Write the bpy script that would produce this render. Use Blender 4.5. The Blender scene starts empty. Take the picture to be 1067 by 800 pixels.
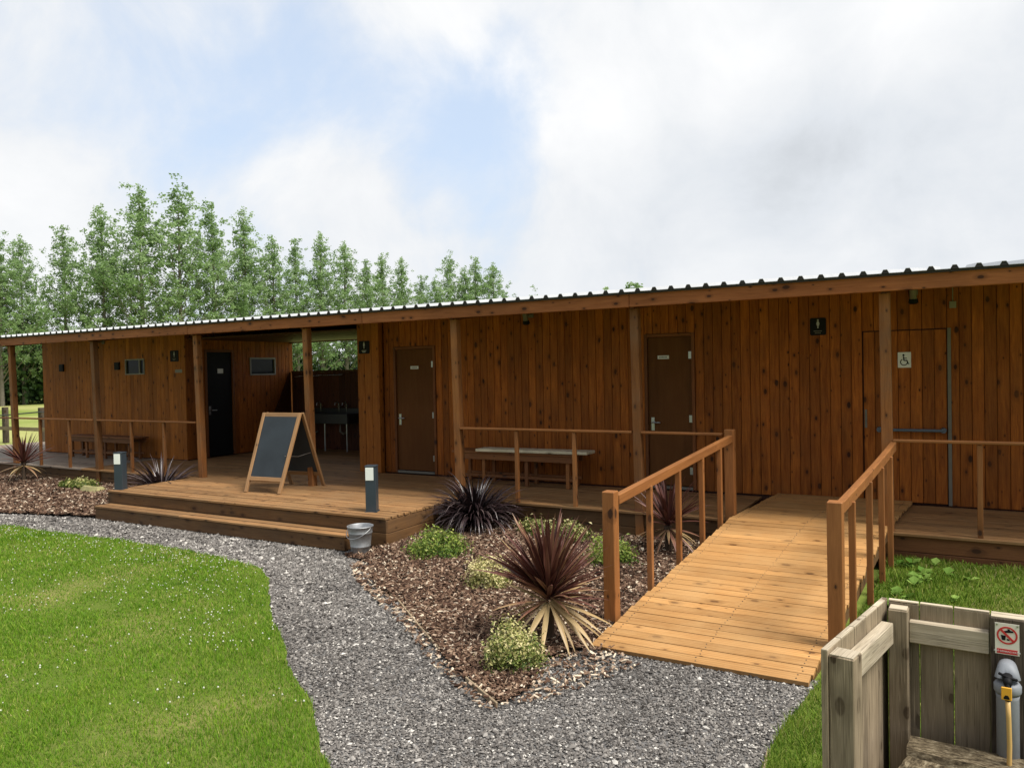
import bpy, math, random
import numpy as np
from math import sin, cos, pi, radians, sqrt, atan2
from mathutils import Vector, Matrix
random.seed(7)
RNG = np.random.default_rng(11)
SC = bpy.context.scene
COL = SC.collection
D = 0.345            # deck level above the gravel

# ------------------------------------------------------------------ camera
def make_camera():
    f, yaw, pitch, roll = 801/1067*36, radians(29.8), radians(-1.0), radians(1.15)
    fw = Vector((-sin(yaw)*cos(pitch), cos(yaw)*cos(pitch), sin(pitch)))
    rt = Vector((cos(yaw), sin(yaw), 0)); up = rt.cross(fw)
    r2 = cos(roll)*rt - sin(roll)*up; u2 = cos(roll)*up + sin(roll)*rt
    cd = bpy.data.cameras.new('camera'); cd.lens = f; cd.sensor_width = 36; cd.sensor_fit = 'HORIZONTAL'
    cd.clip_end = 3000; cd.clip_start = .05
    o = bpy.data.objects.new('camera', cd); COL.objects.link(o)
    m = Matrix((r2, u2, -fw)).transposed().to_4x4(); m.translation = (0, 0, 1.9)
    o.matrix_world = m; SC.camera = o
make_camera()

# ------------------------------------------------------------------ helpers
class MB:
    """collects shapes into one mesh; every vertex carries gc (grain coordinates) and tone"""
    def __init__(s): s.v = []; s.f = []; s.gc = []; s.tone = []; s.mi = []
    def raw(s, vs, fs, gcs=None, tone=None, mi=0):
        b = len(s.v); t = random.random() if tone is None else tone
        s.v += [tuple(v) for v in vs]; s.gc += [tuple(g) for g in (gcs or vs)]; s.tone += [t]*len(vs)
        s.f += [tuple(b+i for i in f) for f in fs]; s.mi += [mi]*len(fs); return s
    def frame(s, c, ax, ay, az, hx, hy, hz, tone=None, mi=0):
        """box with centre c, unit axes, half sizes; ax is the grain direction"""
        c = Vector(c); off = (random.uniform(-50, 50), random.uniform(-50, 50), random.uniform(-50, 50))
        vs = []; g = []
        for k in (-1, 1):
            for j in (-1, 1):
                for i in (-1, 1):
                    vs.append(c+ax*(i*hx)+ay*(j*hy)+az*(k*hz))
                    g.append((i*hx+off[0], j*hy+off[1], k*hz+off[2]))
        fs = [(0, 2, 3, 1), (4, 5, 7, 6), (0, 1, 5, 4), (2, 6, 7, 3), (0, 4, 6, 2), (1, 3, 7, 5)]
        return s.raw(vs, fs, g, tone, mi)
    def box(s, x0, x1, y0, y1, z0, z1, grain='auto', tone=None, mi=0):
        d = [(abs(x1-x0)/2, Vector((1, 0, 0))), (abs(y1-y0)/2, Vector((0, 1, 0))), (abs(z1-z0)/2, Vector((0, 0, 1)))]
        d.sort(key=lambda q: -q[0])
        c = ((x0+x1)/2, (y0+y1)/2, (z0+z1)/2)
        ax, ay = d[0][1], d[1][1]; az = ax.cross(ay)
        return s.frame(c, ax, ay, az, d[0][0], d[1][0], d[2][0], tone, mi)
    def bar(s, p0, p1, w, h, up=(0, 0, 1), tone=None, mi=0):
        p0 = Vector(p0); p1 = Vector(p1); d = p1-p0; L = d.length; d.normalize()
        u = Vector(up); sd = d.cross(u).normalized(); u = sd.cross(d)
        return s.frame((p0+p1)/2, d, sd, u, L/2, w/2, h/2, tone, mi)
    def tube(s, pts, rad, n=8, tone=None, mi=0, caps=True):
        pts = [Vector(p) for p in pts]; m = len(pts)
        rads = list(rad) if hasattr(rad, '__len__') else [rad]*m
        vs = []; g = []; ref = Vector((0, 0, 1)) if abs((pts[-1]-pts[0]).normalized().z) < .9 else Vector((1, 0, 0))
        for i, p in enumerate(pts):
            d = (pts[min(i+1, m-1)]-pts[max(i-1, 0)]).normalized()
            a = d.cross(ref).normalized(); b = a.cross(d)
            for k in range(n):
                t = 2*pi*k/n; vs.append(p+(a*cos(t)+b*sin(t))*rads[i])
        fs = [(i*n+k, i*n+(k+1) % n, (i+1)*n+(k+1) % n, (i+1)*n+k) for i in range(m-1) for k in range(n)]
        if caps: fs += [tuple(range(n-1, -1, -1)), tuple((m-1)*n+k for k in range(n))]
        return s.raw(vs, fs, None, tone, mi)
    def lathe(s, c, prof, n=24, tone=None, mi=0):
        c = Vector(c); vs = []
        for r, z in prof:
            for k in range(n): vs.append(c+Vector((r*cos(2*pi*k/n), r*sin(2*pi*k/n), z)))
        fs = [(i*n+k, i*n+(k+1) % n, (i+1)*n+(k+1) % n, (i+1)*n+k) for i in range(len(prof)-1) for k in range(n)]
        return s.raw(vs, fs, None, tone, mi)
    def prism(s, pts, o, ax, ay, an, t, tone=None, mi=0):
        """flat outline (2D points) at o with axes ax, ay, thickness t along an"""
        o = Vector(o); n = len(pts)
        vs = [o+ax*x+ay*y for x, y in pts]+[o+ax*x+ay*y+an*t for x, y in pts]
        fs = [tuple(range(n-1, -1, -1)), tuple(range(n, 2*n))]+[(i, (i+1) % n, n+(i+1) % n, n+i) for i in range(n)]
        return s.raw(vs, fs, None, tone, mi)
    def build(s, name, mat, parent=None, bevel=0, smooth=False, seg=1):
        me = bpy.data.meshes.new(name)
        inv = parent['_o'] if parent is not None and '_o' in parent else None
        off = Vector(inv) if inv is not None else Vector((0, 0, 0))
        me.from_pydata([tuple(Vector(v)-off) for v in s.v], [], s.f)
        a = me.attributes.new('gc', 'FLOAT_VECTOR', 'POINT'); a.data.foreach_set('vector', np.array(s.gc, 'f').ravel())
        a = me.attributes.new('tone', 'FLOAT', 'POINT'); a.data.foreach_set('value', np.array(s.tone, 'f'))
        for m in (mat if isinstance(mat, (list, tuple)) else [mat]): me.materials.append(m)
        me.polygons.foreach_set('material_index', np.array(s.mi, 'i'))
        me.polygons.foreach_set('use_smooth', np.full(len(s.f), smooth)); me.update()
        o = bpy.data.objects.new(name, me); COL.objects.link(o)
        if parent is not None:
            o.parent = parent
            if '_o' in parent: o['_o'] = tuple(0.0 if False else q for q in parent['_o'])
        if bevel:
            b = o.modifiers.new('bevel', 'BEVEL'); b.width = bevel; b.segments = seg; b.limit_method = 'ANGLE'; b.angle_limit = radians(50)
        return o

def fast_mesh(name, V, F, mat, tone=None, parent=None, smooth=False):
    V = np.asarray(V, 'f'); F = np.asarray(F, 'i'); me = bpy.data.meshes.new(name); k = F.shape[1]
    if parent is not None and '_o' in parent: V = V-np.array(parent['_o'][:], 'f')
    me.vertices.add(len(V)); me.vertices.foreach_set('co', V.ravel())
    me.loops.add(F.size); me.loops.foreach_set('vertex_index', F.ravel())
    me.polygons.add(len(F)); me.polygons.foreach_set('loop_start', np.arange(0, F.size, k, dtype='i'))
    me.polygons.foreach_set('use_smooth', np.full(len(F), smooth))
    if tone is not None:
        a = me.attributes.new('tone', 'FLOAT', 'POINT'); a.data.foreach_set('value', np.asarray(tone, 'f'))
    me.materials.append(mat); me.update(); me.validate()
    o = bpy.data.objects.new(name, me); COL.objects.link(o)
    if parent is not None: o.parent = parent
    return o

def tag(o, label=None, cat=None, group=None, kind=None):
    if label: o['label'] = label
    if cat: o['category'] = cat
    if group: o['group'] = group
    if kind: o['kind'] = kind
    return o
def thing(name, label, cat, loc=(0, 0, 0), group=None):
    o = bpy.data.objects.new(name, None); COL.objects.link(o); o.location = loc; o.empty_display_size = .1
    o['_o'] = tuple(float(x) for x in loc)       # parts are written in world coordinates and stored relative to this
    return tag(o, label, cat, group)
X3, Y3, Z3 = Vector((1, 0, 0)), Vector((0, 1, 0)), Vector((0, 0, 1))

# ------------------------------------------------------------------ materials
def newmat(name):
    m = bpy.data.materials.new(name); m.use_nodes = True; nt = m.node_tree
    for n in list(nt.nodes): nt.nodes.remove(n)
    out = nt.nodes.new('ShaderNodeOutputMaterial'); b = nt.nodes.new('ShaderNodeBsdfPrincipled')
    nt.links.new(b.outputs[0], out.inputs[0]); return m, nt, b
def nd(nt, t, **kw):
    n = nt.nodes.new('ShaderNode'+t)
    for k, v in kw.items():
        if k.startswith('i_'):
            key = k[2:]; key = int(key) if key.isdigit() else key
            n.inputs[key].default_value = v
        else: setattr(n, k, v)
    return n
def ramp(nt, src, stops, interp='LINEAR'):
    r = nt.nodes.new('ShaderNodeValToRGB'); cr = r.color_ramp; cr.interpolation = interp
    while len(cr.elements) < len(stops): cr.elements.new(.5)
    for e, (p, c) in zip(cr.elements, stops):
        e.position = p; e.color = (*c, 1) if len(c) == 3 else c
    nt.links.new(src, r.inputs[0]); return r.outputs[0]
def mixc(nt, fac, a, b, mode='MIX'):
    n = nt.nodes.new('ShaderNodeMix'); n.data_type = 'RGBA'; n.blend_type = mode
    for i, v in ((0, fac), (6, a), (7, b)):
        if hasattr(v, 'is_output'): nt.links.new(v, n.inputs[i])
        else: n.inputs[i].default_value = v if i == 0 else (*v, 1)
    return n.outputs[2]
def math_(nt, op, a, b=0.0, c=None, clamp=False):
    n = nt.nodes.new('ShaderNodeMath'); n.operation = op; n.use_clamp = clamp
    for i, v in enumerate((a, b) if c is None else (a, b, c)):
        if hasattr(v, 'is_output'): nt.links.new(v, n.inputs[i])
        else: n.inputs[i].default_value = v
    return n.outputs[0]
def g3(v): return (v, v, v)

def wood(name, light, dark, knot=(.03, .012, .006), rough=.6, knots=.45, tonevar=.5, weather=None, wamt=0.5, grain=1.0, spec=.3, bump=.25, ridge=0, streak=0, crack=0):
    m, nt, b = newmat(name); L = nt.links
    at = nd(nt, 'Attribute', attribute_name='gc'); tn = nd(nt, 'Attribute', attribute_name='tone')
    mp = nd(nt, 'Mapping'); mp.inputs['Scale'].default_value = (1.6, 26, 26); L.new(at.outputs['Vector'], mp.inputs[0])
    # distort the grain so that it flows
    wn = nd(nt, 'TexNoise', i_Scale=2.2, i_Detail=2.0); L.new(at.outputs['Vector'], wn.inputs['Vector'])
    ad = nd(nt, 'VectorMath', operation='MULTIPLY_ADD'); L.new(wn.outputs['Color'], ad.inputs[0]); ad.inputs[1].default_value = (0, 2.2, 2.2); L.new(mp.outputs[0], ad.inputs[2])
    n1 = nd(nt, 'TexNoise', i_Scale=1.0, i_Detail=5.0, i_Roughness=.65); L.new(ad.outputs[0], n1.inputs['Vector'])
    mp2 = nd(nt, 'Mapping'); mp2.inputs['Scale'].default_value = (5, 160, 160); L.new(at.outputs['Vector'], mp2.inputs[0])
    n2 = nd(nt, 'TexNoise', i_Scale=1.0, i_Detail=3.0); L.new(mp2.outputs[0], n2.inputs['Vector'])
    gsum = math_(nt, 'MULTIPLY_ADD', n2.outputs[0], .45, math_(nt, 'MULTIPLY', n1.outputs[0], .75))
    fac = math_(nt, 'SUBTRACT', math_(nt, 'MULTIPLY', math_(nt, 'SUBTRACT', gsum, .35), 2.2*grain), 0.0, clamp=True)
    base = mixc(nt, fac, light, dark)
    # per-board tone and broad blotches
    big = nd(nt, 'TexNoise', i_Scale=1.3, i_Detail=3.0); L.new(at.outputs['Vector'], big.inputs['Vector'])
    tv = math_(nt, 'MULTIPLY_ADD', tn.outputs['Fac'], tonevar, 1-tonevar*.55)
    tv = math_(nt, 'MULTIPLY', tv, math_(nt, 'MULTIPLY_ADD', big.outputs[0], .7, .65))
    cmb = nd(nt, 'CombineColor'); [L.new(tv, cmb.inputs[i]) for i in range(3)]
    base = mixc(nt, 1.0, base, cmb.outputs[0], 'MULTIPLY')
    if knots:
        sk = nd(nt, 'SeparateXYZ'); L.new(at.outputs['Vector'], sk.inputs[0]); ck = nd(nt, 'CombineXYZ'); L.new(sk.outputs[0], ck.inputs[0]); L.new(math_(nt, 'ADD', sk.outputs[1], sk.outputs[2]), ck.inputs[1])
        mk = nd(nt, 'Mapping'); mk.inputs['Scale'].default_value = (5.2, 9.5, 9.5); L.new(ck.outputs[0], mk.inputs[0])
        vo = nd(nt, 'TexVoronoi', voronoi_dimensions='2D', i_Scale=1.0); L.new(mk.outputs[0], vo.inputs['Vector'])
        sepc = nd(nt, 'SeparateColor'); L.new(vo.outputs['Color'], sepc.inputs[0])
        sel = math_(nt, 'LESS_THAN', sepc.outputs[0], knots)
        size = math_(nt, 'MULTIPLY_ADD', math_(nt, 'POWER', sepc.outputs[1], 2.0), .16, .04)
        wob = math_(nt, 'MULTIPLY_ADD', n1.outputs[0], .12, -.06)
        kd = math_(nt, 'DIVIDE', math_(nt, 'ADD', vo.outputs['Distance'], wob), size)
        core = nd(nt, 'MapRange', interpolation_type='SMOOTHSTEP'); L.new(kd, core.inputs[0])
        core.inputs[1].default_value = .75; core.inputs[2].default_value = 1.3; core.inputs[3].default_value = 1; core.inputs[4].default_value = 0
        kf = math_(nt, 'MULTIPLY', math_(nt, 'MULTIPLY', core.outputs[0], sel), .93)
        base = mixc(nt, kf, base, knot)
        # a lighter halo of swirled grain round the knot
        halo = nd(nt, 'MapRange', interpolation_type='SMOOTHSTEP'); L.new(kd, halo.inputs[0])
        halo.inputs[1].default_value = 1.3; halo.inputs[2].default_value = 3.0; halo.inputs[3].default_value = .45; halo.inputs[4].default_value = 0
        base = mixc(nt, math_(nt, 'MULTIPLY', math_(nt, 'MULTIPLY', halo.outputs[0], sel), math_(nt, 'SUBTRACT', 1.0, kf)), base, tuple(x*.55 for x in dark))
    if ridge:
        sy = nd(nt, 'SeparateXYZ'); L.new(at.outputs['Vector'], sy.inputs[0])
        sn = math_(nt, 'SINE', math_(nt, 'MULTIPLY', sy.outputs[1], 2*pi/ridge))
        rf = nd(nt, 'MapRange', interpolation_type='SMOOTHSTEP'); L.new(sn, rf.inputs[0]); rf.inputs[1].default_value = .45; rf.inputs[2].default_value = 1.0; rf.inputs[3].default_value = 0; rf.inputs[4].default_value = .5
        base = mixc(nt, rf.outputs[0], base, tuple(x*.45 for x in dark))
    if crack:
        mc = nd(nt, 'Mapping'); mc.inputs['Scale'].default_value = (1.1, 55, 55); L.new(at.outputs['Vector'], mc.inputs[0])
        nc = nd(nt, 'TexNoise', i_Scale=1.0, i_Detail=3.0, i_Roughness=.6); L.new(mc.outputs[0], nc.inputs['Vector'])
        cf = nd(nt, 'MapRange', interpolation_type='SMOOTHSTEP'); L.new(math_(nt, 'ABSOLUTE', math_(nt, 'SUBTRACT', nc.outputs[0], .56)), cf.inputs[0]); cf.inputs[1].default_value = .004; cf.inputs[2].default_value = .022; cf.inputs[3].default_value = crack; cf.inputs[4].default_value = 0
        base = mixc(nt, cf.outputs[0], base, tuple(x*.3 for x in dark))
        pale = nd(nt, 'MapRange', interpolation_type='SMOOTHSTEP'); L.new(n2.outputs[0], pale.inputs[0]); pale.inputs[1].default_value = .55; pale.inputs[2].default_value = .75; pale.inputs[3].default_value = 0; pale.inputs[4].default_value = .5
        base = mixc(nt, pale.outputs[0], base, tuple(min(1, x*1.5) for x in light))
    if streak:
        oc = nd(nt, 'TexCoord'); ms = nd(nt, 'Mapping'); ms.inputs['Scale'].default_value = (4.5, 4.5, .55); L.new(oc.outputs['Object'], ms.inputs[0])
        ns = nd(nt, 'TexNoise', i_Scale=1.0, i_Detail=7.0, i_Roughness=.7); L.new(ms.outputs[0], ns.inputs['Vector'])
        sf = nd(nt, 'MapRange', interpolation_type='SMOOTHSTEP'); L.new(ns.outputs[0], sf.inputs[0]); sf.inputs[1].default_value = .5; sf.inputs[2].default_value = .72; sf.inputs[3].default_value = 0; sf.inputs[4].default_value = streak
        base = mixc(nt, sf.outputs[0], base, tuple(x*.5 for x in dark))
    if weather:
        ob = nd(nt, 'TexCoord'); wz = nd(nt, 'TexNoise', i_Scale=2.6, i_Detail=6.0, i_Roughness=.65); L.new(ob.outputs['Object'], wz.inputs['Vector'])
        wf = nd(nt, 'MapRange'); L.new(wz.outputs[0], wf.inputs[0]); wf.inputs[1].default_value = .42; wf.inputs[2].default_value = .68; wf.inputs[3].default_value = 0; wf.inputs[4].default_value = wamt
        base = mixc(nt, wf.outputs[0], base, weather)
    L.new(base, b.inputs['Base Color'])
    L.new(math_(nt, 'MULTIPLY_ADD', n1.outputs[0], .3, rough-.15), b.inputs['Roughness'])
    b.inputs['Specular IOR Level'].default_value = spec
    bp = nd(nt, 'Bump', i_Strength=bump, i_Distance=.004); L.new(gsum, bp.inputs['Height']); L.new(bp.outputs[0], b.inputs['Normal'])
    return m

def plain(name, col, rough=.5, metal=0.0, spec=.5, var=.12, scale=8.0, bump=0.0):
    m, nt, b = newmat(name); L = nt.links
    tc = nd(nt, 'TexCoord'); n = nd(nt, 'TexNoise', i_Scale=scale, i_Detail=5.0, i_Roughness=.6); L.new(tc.outputs['Object'], n.inputs['Vector'])
    c = mixc(nt, n.outputs[0], tuple(x*(1-var) for x in col), tuple(min(1, x*(1+var)) for x in col))
    L.new(c, b.inputs['Base Color']); b.inputs['Roughness'].default_value = rough; b.inputs['Metallic'].default_value = metal
    b.inputs['Specular IOR Level'].default_value = spec
    L.new(math_(nt, 'MULTIPLY_ADD', n.outputs[0], .25, rough-.12), b.inputs['Roughness'])
    if bump:
        bp = nd(nt, 'Bump', i_Strength=bump, i_Distance=.01); L.new(n.outputs[0], bp.inputs['Height']); L.new(bp.outputs[0], b.inputs['Normal'])
    return m

def leafmat(name, stops, trans=.3, rough=.5, spec=.3):
    """colour from the leaf's own tone; part of the light passes through"""
    m, nt, b = newmat(name); L = nt.links
    tn = nd(nt, 'Attribute', attribute_name='tone')
    c = ramp(nt, tn.outputs['Fac'], stops)
    L.new(c, b.inputs['Base Color']); b.inputs['Roughness'].default_value = rough; b.inputs['Specular IOR Level'].default_value = spec
    if trans:
        tr = nd(nt, 'BsdfTranslucent'); L.new(c, tr.inputs[0]); mx = nd(nt, 'MixShader', i_0=trans)
        out = [n for n in nt.nodes if n.type == 'OUTPUT_MATERIAL'][0]
        L.new(b.outputs[0], mx.inputs[1]); L.new(tr.outputs[0], mx.inputs[2]); L.new(mx.outputs[0], out.inputs[0])
    return m

M = {}
M['wall'] = wood('stained_cladding', (.49, .155, .021), (.22, .058, .009), knot=(.014, .005, .003), knots=.42, tonevar=.5, rough=.66, streak=.5, weather=(.22, .075, .017), wamt=.5, spec=.2, grain=1.2)
M['ply'] = wood('stained_cladding_fine', (.49, .175, .026), (.27, .08, .013), knot=(.03, .010, .005), knots=.3, tonevar=.4, rough=.66, streak=.45, weather=(.22, .08, .02), wamt=.4, spec=.2)
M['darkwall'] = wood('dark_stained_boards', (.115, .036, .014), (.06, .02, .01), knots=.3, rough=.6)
M['fascia'] = wood('fascia_wood', (.40, .148, .05), (.22, .072, .023), knots=.5, tonevar=.35, knot=(.04, .014, .007), spec=.2)
M['post'] = wood('post_wood', (.36, .155, .048), (.18, .066, .02), knots=.5, tonevar=.75, knot=(.04, .015, .008), weather=(.17, .10, .055), wamt=.55, spec=.2)
M['rail'] = wood('rail_wood', (0.317, 0.132, 0.04), (0.185, 0.069, 0.019), knots=.3, tonevar=.3)
M['ramp'] = wood('ramp_boards', (.56, .312, .118), (.38, .185, .06), ridge=.024, knots=.3, tonevar=.36, knot=(.10, .04, .013), rough=.6, weather=(.48, .29, .125), wamt=.5, spec=.25)
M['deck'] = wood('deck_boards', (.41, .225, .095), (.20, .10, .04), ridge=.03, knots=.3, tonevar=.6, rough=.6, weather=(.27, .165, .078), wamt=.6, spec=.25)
M['deckgrey'] = wood('weathered_deck_boards', (.34, .28, .22), (.22, .17, .13), knots=.2, tonevar=.4, rough=.6)
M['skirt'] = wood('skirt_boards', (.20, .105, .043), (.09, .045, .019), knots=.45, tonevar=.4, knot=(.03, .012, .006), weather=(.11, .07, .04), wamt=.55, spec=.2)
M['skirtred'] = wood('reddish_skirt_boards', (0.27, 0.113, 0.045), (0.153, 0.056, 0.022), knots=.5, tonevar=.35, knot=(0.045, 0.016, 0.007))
M['door'] = wood('brown_door_veneer', (.15, .058, .016), (.085, .031, .009), knots=0, tonevar=.1, spec=.15, rough=.65, grain=.5, bump=.08, streak=.35)
M['doorframe'] = wood('door_frame_wood', (.24, .082, .02), (.12, .038, .011), knots=.2)
M['bench'] = wood('bench_wood', (.26, .105, .034), (.14, .052, .018), knots=.3)
M['oldplank'] = wood('weathered_plank', (.72, .65, .48), (.48, .42, .29), knots=.25, knot=(.16, .11, .06), rough=.75, weather=(.30, .28, .20), wamt=.5)
M['fence'] = wood('grey_fence_timber', (.40, .32, .22), (.19, .145, .095), knots=.55, tonevar=.45, knot=(.045, .028, .016), rough=.85, streak=.3, crack=.5, grain=1.2, weather=(.26, .21, .14), wamt=.5, spec=.15, bump=.6)
M['fencedark'] = wood('dark_fence_timber', (.14, .11, .082), (.05, .038, .028), knots=.3, tonevar=.3, rough=.85, crack=.7, grain=1.2, spec=.15, bump=.7)
M['fenceend'] = wood('bleached_fence_timber', (.58, .50, .375), (.33, .27, .19), knots=.4, tonevar=.3, knot=(.12, .08, .05), rough=.85, streak=.3, crack=.5, spec=.15, bump=.6)
M['sleeper'] = wood('old_sleeper', (.36, .29, .185), (.12, .09, .06), knots=.4, rough=.85, weather=(.42, .35, .2), wamt=.7, spec=.2, bump=1.0)
M['aframe'] = wood('chalkboard_frame', (.36, .205, .095), (.21, .115, .05), knots=.25, tonevar=.3)
M['slate'] = plain('chalkboard_slate', (.030, .038, .046), rough=.75, spec=.25, var=.55, scale=3)
M['black'] = plain('black_plastic', (.009, .009, .010), rough=.6, spec=.15)
M['white'] = plain('white_print', (.75, .76, .75), rough=.5, var=.03)
M['faded'] = plain('faded_print', (.42, .43, .44), rough=.6, var=.1)
M['cream'] = plain('cream_sign', (.72, .68, .58), rough=.5, var=.04)
M['red'] = plain('red_print', (.52, .03, .03), rough=.5, var=.05)
M['anth'] = plain('anthracite_paint', (.032, .046, .058), rough=.4, var=.12)
M['lens'] = plain('opal_lens', (.80, .84, .78), rough=.4, var=.03)
M['steel'] = plain('stainless_steel', (.42, .43, .43), rough=.35, metal=1, var=.15)
M['basin'] = plain('dull_steel_basin', (.07, .072, .075), rough=.4, metal=.6, var=.3)
M['galv'] = plain('galvanised_steel', (.36, .37, .38), rough=.55, metal=.8, var=.4, scale=26)
M['strip'] = plain('grey_metal_strip', (.17, .155, .125), rough=.6, metal=0, var=.3)
M['bluebar'] = plain('painted_bar', (.10, .13, .17), rough=.4, var=.15)
M['roof'] = plain('roof_sheet', (.46, .47, .48), rough=.4, metal=.1, var=.15, scale=3)
M['roofedge'] = plain('roof_sheet_edge', (.025, .022, .022), rough=.6)
M['glass'] = plain('dark_glass', (.008, .011, .013), rough=.12, spec=.12, var=.05)
M['pipe'] = plain('grey_pipe_lagging', (0.216, 0.232, 0.256), rough=.6, var=.15, scale=30, bump=.1)
M['yellow'] = plain('yellow_tag', (.80, .40, .03), rough=.5, var=.06)
M['hose'] = plain('tan_hose', (.58, .37, .13), rough=.45, var=.1)
M['greybox'] = plain('grey_plastic', (.22, .21, .17), rough=.5)
M['bark'] = plain('tree_bark', (.17, .15, .12), rough=.9, var=.4, scale=3, bump=.5)
M['stem'] = plain('plant_stem', (.06, .038, .022), rough=.9, var=.4, scale=20)
M['wire'] = plain('fence_wire', (.06, .06, .055), rough=.5, metal=.6)
M['rubble'] = plain('mossy_stone', (.30, .27, .12), rough=.9, var=.5, scale=12, bump=.6)

def sleeper_mat():
    m, nt, b = newmat('weathered_sleeper'); L = nt.links
    at = nd(nt, 'Attribute', attribute_name='gc'); mp = nd(nt, 'Mapping'); mp.inputs['Scale'].default_value = (26, 66, 66); L.new(at.outputs['Vector'], mp.inputs[0])
    n1 = nd(nt, 'TexNoise', i_Scale=1.0, i_Detail=8.0, i_Roughness=.75); L.new(mp.outputs[0], n1.inputs['Vector'])
    n2 = nd(nt, 'TexNoise', i_Scale=9.0, i_Detail=6.0, i_Roughness=.7); L.new(at.outputs['Vector'], n2.inputs['Vector'])
    c = ramp(nt, n1.outputs[0], [(.36, (.02, .015, .01)), (.46, (.10, .075, .045)), (.55, (.22, .175, .11)), (.68, (.46, .39, .27))])
    c = mixc(nt, math_(nt, 'MULTIPLY', n2.outputs[0], .3), c, (.10, .08, .05)); L.new(c, b.inputs['Base Color']); b.inputs['Roughness'].default_value = .9; b.inputs['Specular IOR Level'].default_value = .15
    bp = nd(nt, 'Bump', i_Strength=1.0, i_Distance=.012); L.new(n1.outputs[0], bp.inputs['Height']); L.new(bp.outputs[0], b.inputs['Normal']); return m
M['sleeper'] = sleeper_mat()
# leaves
M['poplar'] = leafmat('poplar_leaves', [(0, (.12, .205, .07)), (.5, (.26, .39, .155)), (.85, (.40, .52, .28)), (1, (.53, .63, .42))], trans=.5, spec=.2)
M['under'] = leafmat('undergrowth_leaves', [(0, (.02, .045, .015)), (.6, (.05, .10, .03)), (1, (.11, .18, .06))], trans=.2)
M['cord'] = leafmat('red_cordyline_leaves', [(0, (.04, .014, .012)), (.45, (.115, .04, .030)), (.68, (.22, .10, .065)), (.85, (.36, .24, .11)), (1, (.47, .34, .165))], trans=.08, rough=.45, spec=.4)
M['phorm'] = leafmat('dark_phormium_leaves', [(0, (.014, .009, .011)), (.6, (.05, .03, .032)), (1, (.16, .12, .115))], trans=.04, rough=.32, spec=.6)
M['shrub'] = leafmat('green_shrub_leaves', [(0, (.035, .075, .012)), (.4, (.12, .20, .03)), (.75, (.30, .37, .07)), (1, (.50, .53, .15))], trans=.25)
M['varieg'] = leafmat('variegated_shrub_leaves', [(0, (.04, .07, .012)), (.4, (.17, .22, .045)), (.72, (.50, .46, .18)), (1, (.74, .66, .36))], trans=.2)
M['weed'] = leafmat('weed_leaves', [(0, (.09, .2, .025)), (1, (.30, .44, .10))], trans=.3, spec=.12, rough=.7)
M['blade'] = leafmat('grass_blades', [(0, (.055, .135, .010)), (.38, (.15, .30, .022)), (.68, (.25, .38, .035)), (.88, (.38, .41, .09)), (1, (.50, .43, .19))], trans=.38, rough=.55, spec=.15)
M['vergeblade'] = leafmat('rough_grass_blades', [(0, (.045, .10, .010)), (.38, (.13, .23, .024)), (.66, (.25, .33, .048)), (.86, (.38, .37, .11)), (1, (.52, .45, .22))], trans=.35, rough=.6, spec=.12)
M['clover'] = leafmat('clover_flowers', [(0, (.42, .45, .32)), (1, (.66, .67, .56))], trans=.1)
M['stone'] = leafmat('gravel_stones', [(0, (.036, .032, .029)), (.35, (.128, .117, .108)), (.68, (.235, .218, .20)), (.9, (.38, .355, .325)), (1, (.60, .57, .52))], trans=0, rough=.85, spec=.15)
M['chip'] = leafmat('bark_chips', [(0, (.018, .011, .008)), (.40, (.085, .046, .030)), (.70, (.20, .125, .082)), (.90, (.42, .31, .22)), (1, (.64, .54, .41))], trans=0, rough=.8, spec=.15)

def ground_mat(name, c0, c1, c2, scale=40., big=.15, bump=.6):
    m, nt, b = newmat(name); L = nt.links
    tc = nd(nt, 'TexCoord'); n = nd(nt, 'TexNoise', i_Scale=scale, i_Detail=8.0, i_Roughness=.7); L.new(tc.outputs['Object'], n.inputs['Vector'])
    n2 = nd(nt, 'TexNoise', i_Scale=big, i_Detail=5.0); L.new(tc.outputs['Object'], n2.inputs['Vector'])
    c = ramp(nt, n.outputs[0], [(.3, c0), (.7, c1)])
    f = nd(nt, 'MapRange'); L.new(n2.outputs[0], f.inputs[0]); f.inputs[1].default_value = .45; f.inputs[2].default_value = .7
    L.new(mixc(nt, f.outputs[0], c, c2), b.inputs['Base Color'])
    b.inputs['Roughness'].default_value = .95; b.inputs['Specular IOR Level'].default_value = .1
    bp = nd(nt, 'Bump', i_Strength=bump, i_Distance=.02); L.new(n.outputs[0], bp.inputs['Height']); L.new(bp.outputs[0], b.inputs['Normal'])
    return m
M['field'] = ground_mat('field_grass', (0.128, 0.187, 0.034), (0.23, 0.272, 0.06), (0.442, 0.408, 0.178), 6, .05)
M['lawnbase'] = ground_mat('lawn_soil', (0.076, 0.111, 0.017), (0.136, 0.187, 0.03), (0.212, 0.204, 0.068), 60, 1.2)
M['gravelbase'] = ground_mat('gravel_bed', (0.082, 0.078, 0.078), (0.245, 0.238, 0.231), (0.17, 0.163, 0.153), 90, 1.5)
M['mulchbase'] = ground_mat('mulch_bed', (0.028, 0.018, 0.012), (0.096, 0.06, 0.04), (0.056, 0.036, 0.024), 60, 2)
M['pathedge'] = wood('edging_strip', (.44, .34, .22), (.28, .21, .13), knots=0)

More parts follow.
